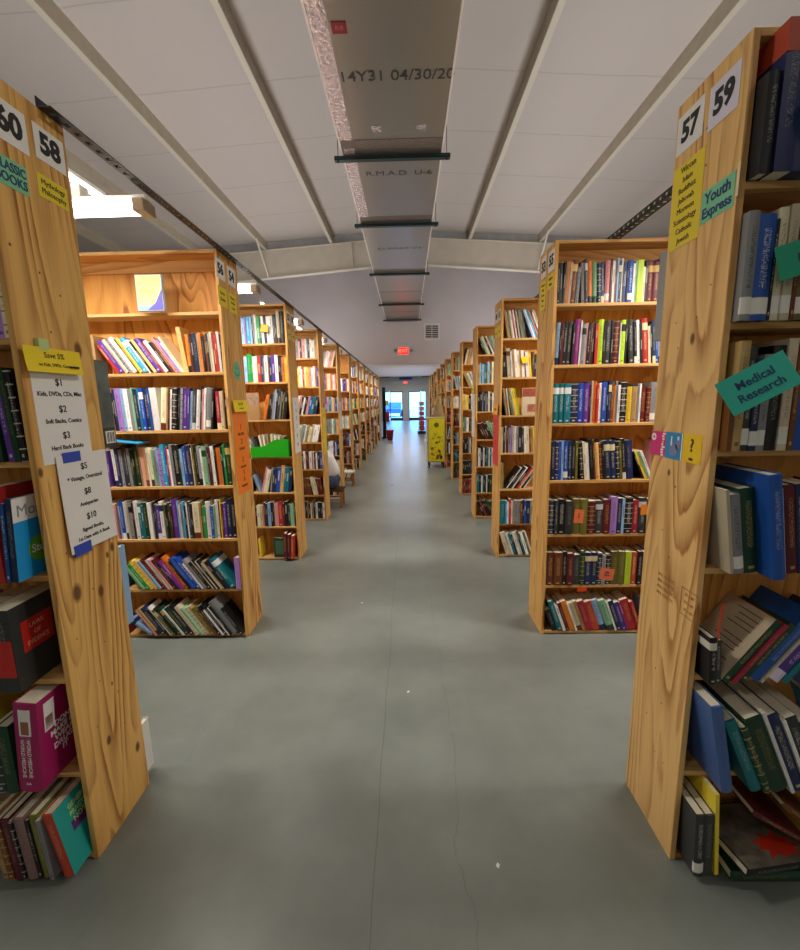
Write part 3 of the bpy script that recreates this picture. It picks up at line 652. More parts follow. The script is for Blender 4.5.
if b:
    on_side(b, 'cover_panel', .003, b['d'], 0, b['h'], mat('cover_teal', '1E9C94', .45))
    on_side(b, 'cover_patch', .05, .15, .12, .155, mat('cover_purple', '5B2C6E', .5)).location.x = .0006
    for j, s in enumerate(('GENERAL', 'PRACTICE', 'NOTES')): text(s, .024, mat('cover_lime', 'D6DC62', .5), b['o'], (b['t']+.0016, .10, .205-j*.026), RT, width=.09, name='title')
    b['o']['label'] = 'red-spined book with teal cover leaning at the floor of nearest left bookcase'
# nearest right bookcase
q = [b for b in R1 if b['lv'] == 0 and b['c'] == 'n' and 'o' in b]
for b in q[:1]:
    on_side(b, 'red_corner', 0, b['d'], b['h']-.07, b['h'], mat('cover_vermilion', 'B84428', .5), False)
    bx('red_top', (0, b['t'], -.0006, .002, b['h']-.07, b['h']), mat('cover_vermilion'), b['o'])
b = find(R1, 4, 'd')
if b:
    on_side(b, 'back_cover', 0, b['d'], 0, b['h'], mat('cream_cover', 'D6C3A4', .55, noise=.06, nscale=14), False)
    for j in range(11):
        if j in (4, 8): continue
        bx('blurb_line', (-.0012, -.0006, .03, .11 if j % 3 else .13, .215-j*.018, .2175-j*.018), INK, b['o'])
    b['o']['label'] = 'book leaning right showing its cream printed back cover, fifth shelf of bookcase 59'
# --- lone and lying books
def solo(label, c, pat, t, d, h, loc, rot, hard=True, top=None, side='x'):
    o = obj('book', cover_mesh(t, d, h, hard), book_mat(c, pat)); o.location = loc; o.rotation_euler = rot
    bx('page_block', (.003, t-.003, .006, d-.003, .003, h-.003), PAGE, o)
    return tag(o, label, 'book', 'second-hand books on the shelves')
o = solo('yellow and purple paperback standing alone on the top shelf of bookcase 56', 'l', 'P', .022, .155, .20, (-1.555, 2.70, 2.0955), (radians(-9), 0, radians(90)), False)
# front cover faces the aisle of the row
o.rotation_euler = (radians(0), radians(0), radians(-90)); o.location = (-1.565, 2.675, 2.0955)
COVERY = mat('cover_pale_yellow', 'E6E68A', .5, noise=.12, nscale=18)
o_children = bx('cover_picture', (.0218, .0226, .004, .151, .03, .197), COVERY, o)
bm = bmesh.new(); v = [bm.verts.new(p) for p in ((.0228, .06, .004), (.0228, .151, .004), (.0228, .151, .12), (.0228, .11, .045))]; bm.faces.new(v)
e = bmesh.ops.extrude_face_region(bm, geom=bm.faces[:]); bmesh.ops.translate(bm, verts=[g for g in e['geom'] if isinstance(g, bmesh.types.BMVert)], vec=(.0006, 0, 0))
obj('cover_swoosh', bm, mat('cover_violet', '5B4FB0', .5), o)
text('create', .03, mat('cover_title_green', '9AA53A', .5), o, (.0232, .06, .11), RT, name='title')
# lying pile at the foot of bookcase 59
YB = Y0
o = solo('dark green book lying flat on the bottom shelf of bookcase 59, under the others', 'd', 'P', .035, .20, .25, (1.255, YB-.09, .026), (0, -radians(90), 0))
o = solo('big picture book with a red flower cover lying on the dark green book', 'k', 'P', .028, .215, .27, (1.285, YB-.075, .064), (radians(11), -radians(85), 0))
ART = mat('cover_dark_art', '6E6658', .4, noise=.5, nscale=22)
bx('cover_picture', (.028, .0286, .004, .21, .004, .266), ART, o)
bm = bmesh.new(); rr = random.Random(3); c0 = bm.verts.new((.0292, .06, .1)); ring = []
for i in range(18):
    a = i/18*2*pi; q_ = (.055 if i % 2 else .035)*rr.uniform(.85, 1.2); ring.append(bm.verts.new((.0290, .06+q_*cos(a)*.8, .1+q_*sin(a)*1.5)))
for i in range(18): bm.faces.new((c0, ring[i], ring[(i+1) % 18]))
obj('cover_flower', bm, mat('cover_scarlet', 'C93018', .45), o)
for j, (cc, nm) in enumerate((('m', 'dark maroon'), ('q', 'brown'), ('k', 'black'))):
    solo('%s magazine-like book slanting above the red flower book in bookcase 59' % nm, cc, 'B', .016, .19, .27, (1.30+j*.075, YB-.055, .095+j*.012-.0), (0, -radians(58-j*5), 0), False)
# dark green frame and red volumes at the foot of the third left bookcase
yL3 = Y0+2*P
o = solo('dark green cloth book standing face out at floor level, green-bin bookcase', 'd', 'P', .024, .13, .20, (-1.36, yL3+.03, .0255), (0, 0, radians(-90)))
bx('cover_panel', (.0238, .0248, .02, .11, .03, .17), mat('cover_dull_green', '4E6E58', .6), o)
for j in range(3):
    solo(('left', 'middle', 'right')[j]+' volume of three dark red ones jutting at floor of green-bin bookcase', 'm' if j < 2 else 'r', 'S', .03, .17, .262-.012*j, (-1.246+j*.0335, yL3-.055, .026), (0, radians(2+j), 0))
solo('slim yellow book standing alone at floor level of the green-bin bookcase', 'y', 'P', .018, .13, .19, (-1.50, yL3+.005, .026), (0, radians(-3), 0), False)
# landscape book face out, third shelf of the green-bin bookcase
o = solo('brown picture book face out, third shelf of green-bin bookcase', 'z', 'P', .012, .12, .255, (-1.525, yL3+.03, 1.3955), (0, 0, radians(-90)), False)
bx('cover_picture', (.0118, .0126, .004, .116, .14, .25), mat('cover_sepia', 'A08068', .5, noise=.3, nscale=30), o)
# magazine face out, third shelf of red-strip bookcase
o = solo('cream and red magazine standing face out, third shelf of the red-strip bookcase', 'c', 'P', .010, .16, .25, (1.075, Y0+2*P+.02, 1.3955), (0, 0, radians(-90)), False)
bx('cover_picture', (.0098, .0106, .004, .156, .17, .246), mat('cover_rust', '9A4A34', .5, noise=.35, nscale=30), o)
bx('cover_photo', (.0098, .0106, .05, .13, .03, .10), mat('cover_photo', 'B06A50', .5, noise=.4, nscale=40), o)
# books of the hidden faces that jut past the near end panels
o = solo('tall picture book with a barcode jutting out behind the price list panel', 'a', 'P', .02, .25, .325, (-1.150, 1.705, 1.3956), (0, 0, pi), False)
bx('cover_picture', (-.0007, 0, .002, .249, .075, .323), mat('cover_green_violet', '5F6A66', .5, noise=.45, nscale=13), o)
bx('barcode_label', (-.0014, -.0007, .008, .06, .015, .062), WPAPER, o)
bm = bmesh.new()
for i in range(6): box(bm, -.0018, -.0013, .013+i*.0075, (.0155 if i % 2 else .0175)+i*.0075, .02, .057)
obj('barcode_lines', bm, INK, o)
solo('pale blue board book jutting past the left end panel at mid height', 'l', 'P', .014, .20, .32, (-1.119, 1.626, .6956), (0, 0, pi), False)
solo('white book jutting past the foot of the nearest left end panel', 'w', 'P', .02, .2, .22, (-1.122, 1.64, .0266), (0, 0, pi), False)
solo('grey-blue book jutting out behind the number 57 end panel', 'x', 'P', .025, .16, .30, (.925, 1.665, 1.7465), (0, 0, pi), False)
o = None

# ------------------------------------------------------------------ signs and papers on the end panels
def sign(side, name, label, y0, y1, z0, z1, m, lines=(), ink=INK, group=None, tilt=0, xoff=0, thick=.0009, bold=0, bend=0, sizes=None, cat='sign'):
    """flat card on an end panel; y0..y1 along the aisle"""
    s = 1 if side == 'L' else -1; X = (XL if side == 'L' else XR) + s*(.0004+xoff)
    yc, zc = (y0+y1)/2, (z0+z1)/2
    t = thing(name, label, cat, (X, yc, zc), 0, group)
    hy, hz = (y1-y0)/2, (z1-z0)/2
    bm = bmesh.new(); n = 8
    A = []; 
    for i in range(n+1):
        v = -hz + 2*hz*i/n; bo = bend*(1-(i/n)) ** 2
        A.append([bm.verts.new((s*(bo+dx), dy, v)) for dx in (0, thick) for dy in (-hy, hy)])
    for a, b in zip(A, A[1:]):
        for i0, i1 in ((0, 1), (1, 3), (3, 2), (2, 0)): bm.faces.new((a[i0], a[i1], b[i1], b[i0]))
    bm.faces.new((A[0][0], A[0][1], A[0][3], A[0][2])); bm.faces.new((A[-1][0], A[-1][2], A[-1][3], A[-1][1]))
    obj('paper', bm, m, t)
    for (txt, dz, size) in lines:
        text(txt, size, ink, t, (s*(thick+.0006+bend*max(0, (hz-dz)/(2*hz))**2*1.02), 0, dz), RT if side == 'L' else LT, width=2*hy*.92, bold=bold, name='lettering')
    t.rotation_euler.x = tilt
    return t
YEL = mat('yellow_card', 'E8CE2C', .55); GRN = mat('green_card', '7CC79A', .55); ORG = mat('orange_card', 'F6821C', .5); REDC = mat('red_card', 'D63A3C', .5)
TEAL = mat('teal_card', '2FB7A2', .55); CYAN = mat('cyan_card', '35B4C8', .55); BLUET = mat('blue_tape', '2B48B4', .5); BINK = mat('navy_marker', '22406A', .6)
sign('L', 'number_sign', 'white sign reading 60, directly above the green handwritten card', 1.283, 1.403, 2.277, 2.386, WPAPER, [('60', 0, .085)], bold=.0036)
sign('L', 'number_sign', 'white sign reading 58, above the small yellow Mythology card', 1.428, 1.546, 2.290, 2.388, WPAPER, [('58', 0, .080)], bold=.0036)
sign('L', 'category_card', 'green handwritten Classic Books card under the number 60', 1.27, 1.38, 2.158, 2.235, GRN, [('CLASSIC', .016, .034), ('BOOKS', -.016, .034)], BINK, bold=.0008)
sign('L', 'category_card', 'small yellow printed card under the number 58', 1.418, 1.538, 2.180, 2.247, YEL, [('Mythology', .013, .022), ('Philosophy', -.013, .022)])
t = sign('L', 'discount_tag', 'bright yellow Save tag curling over the top of the white price list', 1.256, 1.474, 1.655, 1.728, mat('bright_yellow_card', 'F0D417', .5), [('Save 5%', .014, .024), ('on Kids, DVDs, Games', -.014, .014)], xoff=.014, bend=.006)
bx('ink_stroke', (.0075, .0085, .05, .09, -.018, -.012), INK, t)
bx('tape_piece', (-.012, .0012, -.05, -.015, .028, .062), mat('greenish_tape', 'B9D28C', .3), t)
sign('L', 'price_list', 'white price list starting at one dollar, taped on the left end panel', 1.283, 1.490, 1.378, 1.662, WPAPER,
     [('$1', .107, .03), ('Kids, DVDs, CDs, Misc', .072, .019), ('$2', .025, .03), ('Soft Backs, Comics', -.012, .019), ('$3', -.058, .03), ('Hard Back Books', -.095, .019)], bold=.0003)
t = sign('L', 'price_list', 'lower white price list starting at five dollars, held with blue tape', 1.325, 1.548, 1.080, 1.400, WPAPER,
     [('$5', .115, .03), ('* Vintage, Oversized', .078, .019), ('$8', .03, .03), ('Antiquarian', -.01, .018), ('$10', -.055, .03), ('Signed Books,', -.095, .018), ('1st Date with A Book', -.122, .017)], bold=.0003, xoff=.004, bend=.006)
bx('blue_tape', (.001, .0026, -.085, -.01, .135, .168), BLUET, t); bx('blue_tape', (.004, .009, -.10, -.025, -.172, -.135), BLUET, t)
yL2 = 2.706
sign('L', 'number_sign', 'white sign reading 56, above the yellow Fiction card', 2.675, 2.800, 2.282, 2.392, WPAPER, [('56', 0, .08)], bold=.0036)
sign('L', 'number_sign', 'white sign reading 54, above the yellow Mystery card', 2.842, 2.965, 2.282, 2.392, WPAPER, [('54', 0, .08)], bold=.0036)
sign('L', 'category_card', 'yellow Fiction card on the second left end panel', 2.678, 2.805, 2.128, 2.238, YEL, [('Fiction', .02, .024), ('Classics', -.015, .024)])
sign('L', 'category_card', 'yellow Mystery card on the second left end panel, farther half', 2.835, 2.955, 2.118, 2.235, YEL, [('Mystery', .03, .022), ('Thriller', 0, .022), ('Crime', -.03, .022)])
t = thing('round_sticker', 'round green smiling sticker on the second left end panel', 'sticker', (XL+.0004, 2.875, 1.76))
bm = bmesh.new(); cyl(bm, (0, 0, 0), (.001, 0, 0), .058, 32); obj('disc', bm, mat('mint_card', '6FB394', .6), t)
bm = bmesh.new()
for i in range(9):
    a = radians(200+i*17.5); box(bm, .001, .0018, cos(a)*.032-.005, cos(a)*.032+.005, sin(a)*.032-.003, sin(a)*.032+.003)
box(bm, .001, .0018, -.02, -.012, .008, .022); box(bm, .001, .0018, .012, .02, .008, .022); obj('drawn_face', bm, mat('dark_green_ink', '2F6A50', .6), t)
sign('L', 'discount_tag', 'crumpled yellow Save tag above the orange price strip', 2.735, 2.975, 1.500, 1.575, mat('bright_yellow_card'), [('Save 5%', .012, .026), ('on Games', -.016, .016)], xoff=.012, bend=.01)
sign('L', 'price_strip', 'long orange price strip on the second left end panel', 2.742, 2.972, .965, 1.495, ORG,
     [('1', .17, .05), ('Kids, DVDs', .125, .022), ('2', .075, .05), ('Soft Backs', .03, .022), ('3', -.045, .05), ('Hard Back', -.09, .022), ('5', -.13, .045), ('8', -.175, .04), ('Antiquarian', -.215, .022)], mat('brown_ink', '6a3010', .6), bold=.0008)
for j, (nn, yy) in enumerate((('52', 4.18), ('50', 4.325))):
    sign('L', 'number_sign', 'white sign reading %s on the %s half of the third left end panel' % (nn, ('near', 'far')[j]), yy, yy+.11, 2.28, 2.385, WPAPER, [(nn, 0, .075)], bold=.0036)
    sign('L', 'category_card', 'dull yellow card on the %s half of the third left end panel' % ('near', 'far')[j], yy, yy+.11, 2.13, 2.23, mat('faded_yellow_card', 'D9C670', .6), [('Books', 0, .022)])
sign('L', 'price_strip', 'long white price strip on the third left end panel', 4.215, 4.435, 1.06, 1.60, WPAPER,
     [('1', .21, .05), ('2', .14, .05), ('3', .07, .05), ('5', -.01, .05), ('8', -.1, .05), ('10', -.19, .05)], mat('violet_ink', '6a5a80', .6), bold=.001)
sign('L', 'price_strip', 'bright yellow blank strip on the fourth left end panel', 5.65, 5.86, .87, 1.48, mat('bright_yellow_card'), [('$', .2, .05)])
sign('L', 'price_strip', 'narrow white strip on the fifth left end panel', 7.1, 7.3, 1.1, 1.55, WPAPER, [('$', .1, .05)])
sign('L', 'price_strip', 'pale green strip on the sixth left end panel', 8.55, 8.75, 1.05, 1.5, mat('pale_green_card', '9CC88A', .6), [('$', .1, .05)])
# right
sign('R', 'number_sign', 'matt white sign reading 57, above the yellow religion list', 1.425, 1.550, 2.292, 2.402, WPAPER, [('57', 0, .08)], bold=.0036)
sign('R', 'number_sign', 'glossy white sign reading 59, above the green handwritten card', 1.285, 1.402, 2.285, 2.396, mat('glossy_sleeve', 'DDD8E6', .12), [('59', 0, .08)], bold=.0036)
sign('R', 'category_list', 'yellow list of religions under the number 57', 1.402, 1.552, 2.012, 2.256, YEL,
     [(s, .103-.0292*i, .024) for i, s in enumerate(('Wiccan', 'Islam', 'Buddhist', 'Jehovah', 'Mormon', 'Scientology', 'Catholic', 'Jewish'))])
sign('R', 'category_card', 'green handwritten card on the right end panel beside the religion list', 1.266, 1.398, 2.040, 2.128, GRN, [('Youth', .018, .042), ('Express', -.02, .038)], BINK, bold=.001, tilt=radians(0))
sign('R', 'clear_sleeve', 'narrow shiny plastic sleeve edge right of the green card', 1.252, 1.260, 2.06, 2.14, mat('shiny_sleeve', 'E8D8B8', .08), cat='sleeve')
MAG = mat('magenta_card', 'D8307E', .5); BLC = mat('blue_card', '1E8CC0', .5); YC = mat('golden_card', 'EFC416', .5)
t = sign('R', 'art_card', 'magenta picture card with a white letter O on the right end panel', 1.478, 1.564, 1.349, 1.432, MAG, [])
text('O', .03, WINK, t, (-.0014, .025, .02), LT, bold=.002)
bm = bmesh.new(); rr = random.Random(5)
for i in range(9): box(bm, -.0018, -.0009, -.043+rr.uniform(0, .012), -.028+rr.uniform(0, .008), -.04+i*.009, -.034+i*.009)
obj('white_doodle', bm, WINK, t)
t = sign('R', 'art_card', 'blue cartoon card between the magenta and golden cards', 1.385, 1.475, 1.347, 1.434, BLC, [])
bm = bmesh.new()
for (a, z, r) in ((.0, -.012, .022), (-.022, .004, .014), (.012, .02, .006)):
    cyl(bm, (-.0018, a, z), (-.0009, a, z), r, 16)
obj('doodle', bm, mat('doodle_grey', '7A7FA8', .6), t)
bx('white_doodle', (-.0022, -.0009, .01, .016, .0, .03), WINK, t); bx('white_doodle', (-.0022, -.0009, -.026, -.018, .02, .032), WINK, t); bx('white_border', (-.002, -.0009, -.0445, -.040, -.043, .043), WINK, t)
t = sign('R', 'art_card', 'golden yellow card with a question mark on the right end panel', 1.295, 1.384, 1.347, 1.435, YC, [('?', .008, .055), ('who', -.032, .010)], bold=.001)
t = thing('mill_stamp', 'faint boxed mill stamp printed on the right end panel', 'stamp', (XR-.0004, 1.36, .90))
SI = mat('faded_stamp_ink', '9A7038', .8)
bm = bmesh.new()
for (ya, yb, za, zb) in ((-.115, -.035, -.035, -.033), (-.115, -.035, .052, .054), (-.115, -.113, -.035, .054), (-.037, -.035, -.035, .054)): box(bm, -.0005, 0, ya, yb, za, zb)
obj('stamp_frame', bm, SI, t)
for j in range(4): text('APA 15/32 TC', .016, SI, t, (-.0006, .05, .045-j*.022), LT, ext=.0001)
for j in range(3): text('PS 1-09', .014, SI, t, (-.0006, -.075, .035-j*.025), LT, ext=.0001, width=.06)
sign('R', 'number_sign', 'white sign reading 53, above the long yellow History list', 2.870, 2.965, 2.290, 2.415, WPAPER, [('53', 0, .08)], bold=.0036)
sign('R', 'number_sign', 'white sign reading 55, above the short yellow Religion card', 2.715, 2.828, 2.292, 2.408, WPAPER, [('55', 0, .08)], bold=.0036)
sign('R', 'category_list', 'long yellow History list on the second right end panel', 2.865, 2.968, 2.100, 2.272, YEL, [(s, .06-.03*i, .022) for i, s in enumerate(('History', 'War', 'Travel', 'Maps', 'Law'))])
sign('R', 'category_card', 'short yellow Religion card on the second right end panel', 2.712, 2.83, 2.195, 2.276, YEL, [('Religion', .015, .022), ('Bibles', -.018, .022)])
for j, (nn, yy) in enumerate((('51', 4.185), ('49', 4.325))):
    sign('R', 'number_sign', 'white sign reading %s on the %s half of the red-strip end panel' % (nn, ('near', 'far')[j]), yy, yy+.105, 2.265, 2.365, WPAPER, [(nn, 0, .075)], bold=.0036)
    sign('R', 'category_card', 'yellow card on the %s half of the red-strip end panel' % ('near', 'far')[j], yy, yy+.105, 2.12, 2.22, YEL, [('Books', 0, .022)])
sign('R', 'price_strip', 'long red strip on the third right end panel', 4.19, 4.45, .905, 1.395, REDC, [('1', .18, .05), ('2', .08, .05), ('3', -.02, .05), ('5', -.12, .05)], mat('dark_red_ink', '7a1618', .6))
sign('R', 'discount_tag', 'orange yellow tag above the long red strip', 4.17, 4.40, 1.40, 1.50, mat('amber_card', 'F0A81C', .5), [('Save 5%', 0, .03)], xoff=.012, bend=.008)
sign('R', 'price_strip', 'white paper strip on the fourth right end panel', 5.70, 5.93, 1.06, 1.62, WPAPER, [('1', .2, .05), ('2', .1, .05), ('3', 0, .05), ('5', -.12, .05)], mat('violet_ink'))
sign('R', 'discount_tag', 'small yellow tag above the white paper strip', 5.70, 5.9, 1.63, 1.72, mat('bright_yellow_card'), [('Save', 0, .03)], xoff=.01)
sign('R', 'price_strip', 'narrow white strip on the fifth right end panel', 7.15, 7.3, 1.1, 1.75, WPAPER, [('$', .1, .05)])

# shelf tags standing out from the books
def shelf_tag(label, loc, size, rot, m, lines, sz=.03, ink=BINK, bold=.0005):
    t = thing('shelf_tag', label, 'tag', loc); t.rotation_euler = rot
    w, h = size; bx('card', (-w/2, w/2, 0, .0009, -h/2, h/2), m, t)
    for j, s in enumerate(lines): text(s, sz, ink, t, (0, -.0006, h*.16-j*sz*1.1 if len(lines) > 1 else 0), FT, bold=bold, width=w*.85)
    return t
shelf_tag('teal Medical Research tag sticking out on the third shelf of bookcase 59', (.893, 1.150, 1.578), (.165, .095), (radians(-8), radians(-30), radians(-12)), TEAL, ['Medical', 'Research'])
shelf_tag('green tag fixed across the books on the second shelf of bookcase 59', (1.045, 1.205, 1.905), (.20, .085), (0, radians(-17), 0), mat('jade_card', '1FA27E', .55), ['Nursing'])
shelf_tag('cyan tag fixed on the top shelf books of bookcase 59', (1.045, 1.180, 2.26), (.17, .085), (0, radians(-38), 0), CYAN, ['Law'])
shelf_tag('coral tag on the dark books, fifth shelf of bookcase 55', (1.056, 2.652, .822), (.058, .085), (0, radians(4), 0), mat('coral_card', 'EE7848', .5), ['A', 'B'], .016)
shelf_tag('coral tag on the olive books, sixth shelf of bookcase 55', (1.245, 2.640, .445), (.088, .075), (0, radians(7), 0), mat('coral_card'), ['Old', 'Rare'], .016)
shelf_tag('small red-orange tag on the edge of the sixth shelf of bookcase 55', (1.105, 2.6655, .333), (.058, .028), (0, 0, 0), mat('vermilion_card', 'E8481E', .5), [])
shelf_tag('orange sticker card over the last book, fifth shelf of bookcase 55', (1.455, 2.6485, .86), (.045, .065), (0, 0, 0), mat('tangerine_card', 'F08A1C', .5), [])
shelf_tag('mustard star tag on the top shelf books of the green-bin bookcase', (-1.295, 4.135, 2.225), (.07, .065), (0, radians(8), 0), mat('mustard_card', 'C9B81E', .5), [])
shelf_tag('bright yellow tag among pale books, second shelf of the red-strip bookcase', (1.085, 4.145, 1.90), (.06, .06), (0, radians(-15), 0), mat('bright_yellow_card'), [])
shelf_tag('orange slip poking up beside the cream book, fifth shelf of bookcase 59', (.915, 1.215, .885), (.014, .12), (0, radians(6), radians(30)), mat('vermilion_card'), [])

# ------------------------------------------------------------------ slotted steel angles along the case tops
STEEL = mat('dark_slotted_steel', '3A3C40', .4, .7, noise=.1, nscale=20)
def slotted(name, label, x, s, y0, y1):
    t = thing(name, label, 'rail', (x, y0, H+.0005)); L_ = y1-y0; bm = bmesh.new(); n = int(L_/.05)
    for (a, b) in ((.002, .009), (.022, .031)): box(bm, 0, .003, 0, L_, a, b)
    for i in range(n+1): box(bm, 0, .003, max(0, i*.05), min(L_, i*.05+.028), .009, .022)
    for (a, b) in ((.003, .014), (.032, .044)): box(bm, min(-s*a, -s*b) if s < 0 else a, max(-s*a, -s*b) if s < 0 else b, 0, L_, 0, .003)
    for i in range(n+1): box(bm, .014, .032, i*.05, min(L_, i*.05+.03), 0, .003)
    return obj('angle', bm, STEEL, t) and t
slotted('slotted_angle', 'dark perforated steel angle running along the tops of the left bookcases', XL-.004, -1, 1.46, 17.1)
slotted('slotted_angle', 'dark perforated steel angle running along the tops of the right bookcases', 1.19, 1, 1.35, 17.1)

# ------------------------------------------------------------------ fluorescent strips in every gap
TUBE = mat('lit_tube', 'ffffff', .3, emit='FFFAF0', es=9); HOUS = mat('white_housing', 'E2DED4', .4); CAPM = mat('beige_cap', 'C9B79C', .5)
def strip_light(x0, x1, y, label, grp):
    t = thing('strip_light', label, 'light fixture', ((x0+x1)/2, y, 2.462), 0, grp); L_ = (x1-x0)/2
    bx('housing', (-L_, L_, -.03, .03, -.018, 0), HOUS, t, .003)
    bm = bmesh.new(); slab([(-L_+.03, -.062), (L_-.05, -.062), (L_-.05, -.018), (-L_+.03, -.018)], -.048, .048, bm); obj('tube_lens', bm, TUBE, t, .012)
    for s, a in ((-1, -L_), (1, L_-.05)): bx('end_cap', (a, a+.05 if s > 0 else a+.03, -.05, .05, -.072, -.018), CAPM, t, .004)
    return t
def dup(o, loc, label):
    c = o.copy(); COL.objects.link(c); c.location = loc; c['label'] = label
    for ch in children(o):
        d = ch.copy(); COL.objects.link(d); d.parent = c
    return c
sl = strip_light(-2.30, -1.135, 2.10, 'glowing strip light beside the number 58 panel, nearest in the left row', 'strip lights over the gaps')
GAPS = ['', 'between the number 54 panel and the green-bin bookcase', 'between the green-bin and yellow-strip bookcases', 'above the seated person']
for i in range(1, 11): dup(sl, (sl.location.x, 2.10+P*i, 2.462), 'glowing strip light '+(GAPS[i] if i < 4 else 'over gap %s along the left row of bookcases' % ORD[i]))
for i in range(0, 11): dup(sl, (1.85, 2.10+P*i, 2.462), 'glowing strip light over gap %s along the right row of bookcases' % ORD[i])
# short battens running back along the left row
t = thing('short_batten', 'short glowing batten crossing above the nearest left strip light', 'light fixture', (-1.44, 2.0, 2.525), 0, 'short battens over the left gaps')
bx('housing', (-.018, .018, -.36, .26, .012, .03), HOUS, t, .003); bm = bmesh.new(); cyl(bm, (0, -.34, 0), (0, .24, 0), .011, 14); obj('tube', bm, TUBE, t)
bx('bracket', (-.02, .02, .07, .13, -.062, -.010), HOUS, t)
for i in range(1, 6): dup(t, (-1.44, 2.0+P*i, 2.525), 'short glowing batten above gap %s of the left row' % ORD[i])
# unseen high bays added near the roof to light the aisle
hb = None
for j, (x, y) in enumerate(((-3.4, 1.6), (3.4, 1.6), (-3.4, -2.4), (3.4, -2.4))):
    if hb is None:
        hb = thing('added_bay_light', 'added unseen roof light hanging high over the left row', 'light fixture', (x, y, 5.75), 0, 'added roof lights')
        bx('housing', (-.62, .62, -.2, .2, .0, .06), HOUS, hb, .004)
        bm = bmesh.new()
        for q in (-.14, -.05, .05, .14): cyl(bm, (-.58, q, -.012), (.58, q, -.012), .012, 10)
        obj('tube', bm, mat('added_bay_tube', 'ffffff', .3, emit='FFF4E4', es=4), hb)
        bm = bmesh.new(); cyl(bm, (-.5, 0, .06), (-.5, 0, .5), .003, 6); cyl(bm, (.5, 0, .06), (.5, 0, .5), .003, 6); obj('hanger_wire', bm, STEEL, hb)
    else: dup(hb, (x, y, 5.75), 'added unseen roof light, %s of the high ones over the bookcases' % ORD[j])

# ------------------------------------------------------------------ duct
FOIL = bpy.data.materials.new('foil_duct_board'); FOIL.use_nodes = True
nt = FOIL.node_tree; b = nt.nodes['Principled BSDF']; b.inputs['Metallic'].default_value = .85; b.inputs['Roughness'].default_value = .33; b.inputs['Base Color'].default_value = lin('A8A49E')
tc = nt.nodes.new('ShaderNodeTexCoord'); n = nt.nodes.new('ShaderNodeTexNoise'); n.inputs['Scale'].default_value = 3; n.inputs['Detail'].default_value = 6; nt.links.new(tc.outputs['Object'], n.inputs['Vector'])
wv = nt.nodes.new('ShaderNodeTexWave'); wv.inputs['Scale'].default_value = 14; wv.bands_direction = 'DIAGONAL'; wv.inputs['Distortion'].default_value = 2; nt.links.new(tc.outputs['Object'], wv.inputs['Vector'])
ad = nt.nodes.new('ShaderNodeMath'); ad.operation = 'MULTIPLY_ADD'; ad.inputs[1].default_value = .06; nt.links.new(wv.outputs[0], ad.inputs[0]); nt.links.new(n.outputs[0], ad.inputs[2])
bp = nt.nodes.new('ShaderNodeBump'); bp.inputs['Strength'].default_value = .14; bp.inputs['Distance'].default_value = .02; nt.links.new(ad.outputs[0], bp.inputs['Height']); nt.links.new(bp.outputs[0], b.inputs['Normal'])
CRINK = mat('crinkled_foil_tape', 'DACDD2', .25, .7, noise=.3, nscale=26, bump=1)
DX0, DX1, DZ = -.70, .44, 4.34
D = thing('air_duct', 'long silver foil air duct hanging under the roof along the aisle', 'air duct', (0, 0, DZ))
bm = bmesh.new()
joints = [-3, 0, 3.35, 5.35, 7.35, 10.1, 13.4, 16.45]
for a, c in zip(joints, joints[1:]): box(bm, DX0, DX1, a+.004, c-.004, 0, .5)
obj('duct_body', bm, FOIL, D, .006)
bx('side_tape', (DX0-.002, DX0+.15, -3, 7.4, -.003, 0), CRINK, D)
EDGE = mat('painted_edge_highlight', 'F6F0EE', .35, .1)  # white strips paint the highlight along the duct's bottom edges
bx('edge_highlight', (DX0-.008, DX0+.010, -3, 16.45, -.006, .014), EDGE, D); bx('edge_highlight', (DX1-.010, DX1+.008, -3, 16.45, -.006, .014), EDGE, D)
SEAM = mat('dull_seam_tape', '8E8480', .4, .7, noise=.35, nscale=60, bump=.9)
for y in joints[2:-1]: bx('seam_tape', (DX0+.01, DX1-.01, y-.09, y+.06, -.004, 0), SEAM, D)
for y in (12.0, 14.6, 15.4): bx('seam_line', (DX0+.02, DX1-.02, y-.02, y+.02, -.002, 0), SEAM, D)
UP = (pi, 0, 0)
DI = mat('duct_print', '3c3c3c', .5)
text('14Y31 04/30/20', .17, DI, D, (-.05, 4.33, -.003), UP, width=.98, bold=.001)
text('R.M.A.D  U-6', .15, DI, D, (-.06, 5.98, -.003), UP, width=.9)
text('E.I.  R.M.A.D  U-6', .12, DI, D, (-.1, 8.7, -.003), UP, width=.8)
bx('red_label', (DX0+.17, DX0+.285, 3.76, 3.87, -.004, -.001), mat('dark_red_label', '8E1622', .5), D)
text('R8', .06, mat('label_pink', 'C06A70', .5), D, (DX0+.228, 3.815, -.005), UP)
for x in (-.33, .14): bx('foil_patch', (x, x+.1, 5.02, 5.12, -.003, -.001), CRINK, D)
BAR = mat('dark_green_channel', '34474A', .35, .6)
HL = ['nearest', 'second', 'third', 'fourth', 'farthest']
for j, y in enumerate((5.57, 7.53, 10.28, 13.4, 15.9)):
    t = thing('duct_hanger', '%s green-grey channel bar with wires carrying the foil duct' % HL[j], 'hanger', (-.13, y, DZ-.008), 0, 'duct hangers')
    hw = .665
    bm = bmesh.new(); box(bm, -hw, hw, -.035, .035, -.045, -.040); box(bm, -hw, hw, -.035, -.030, -.045, -.004); box(bm, -hw, hw, .030, .035, -.045, -.004); obj('channel', bm, BAR, t)
    for s in (-1, 1):
        bm = bmesh.new(); x = s*(hw-.04); top = ceil_z(x-.13)-DZ; cyl(bm, (x, 0, -.04), (x, 0, top+.0), .004, 6); cyl(bm, (x, 0, -.06), (x, 0, -.045), .012, 8); obj('hanger_wire', bm, STEEL, t)

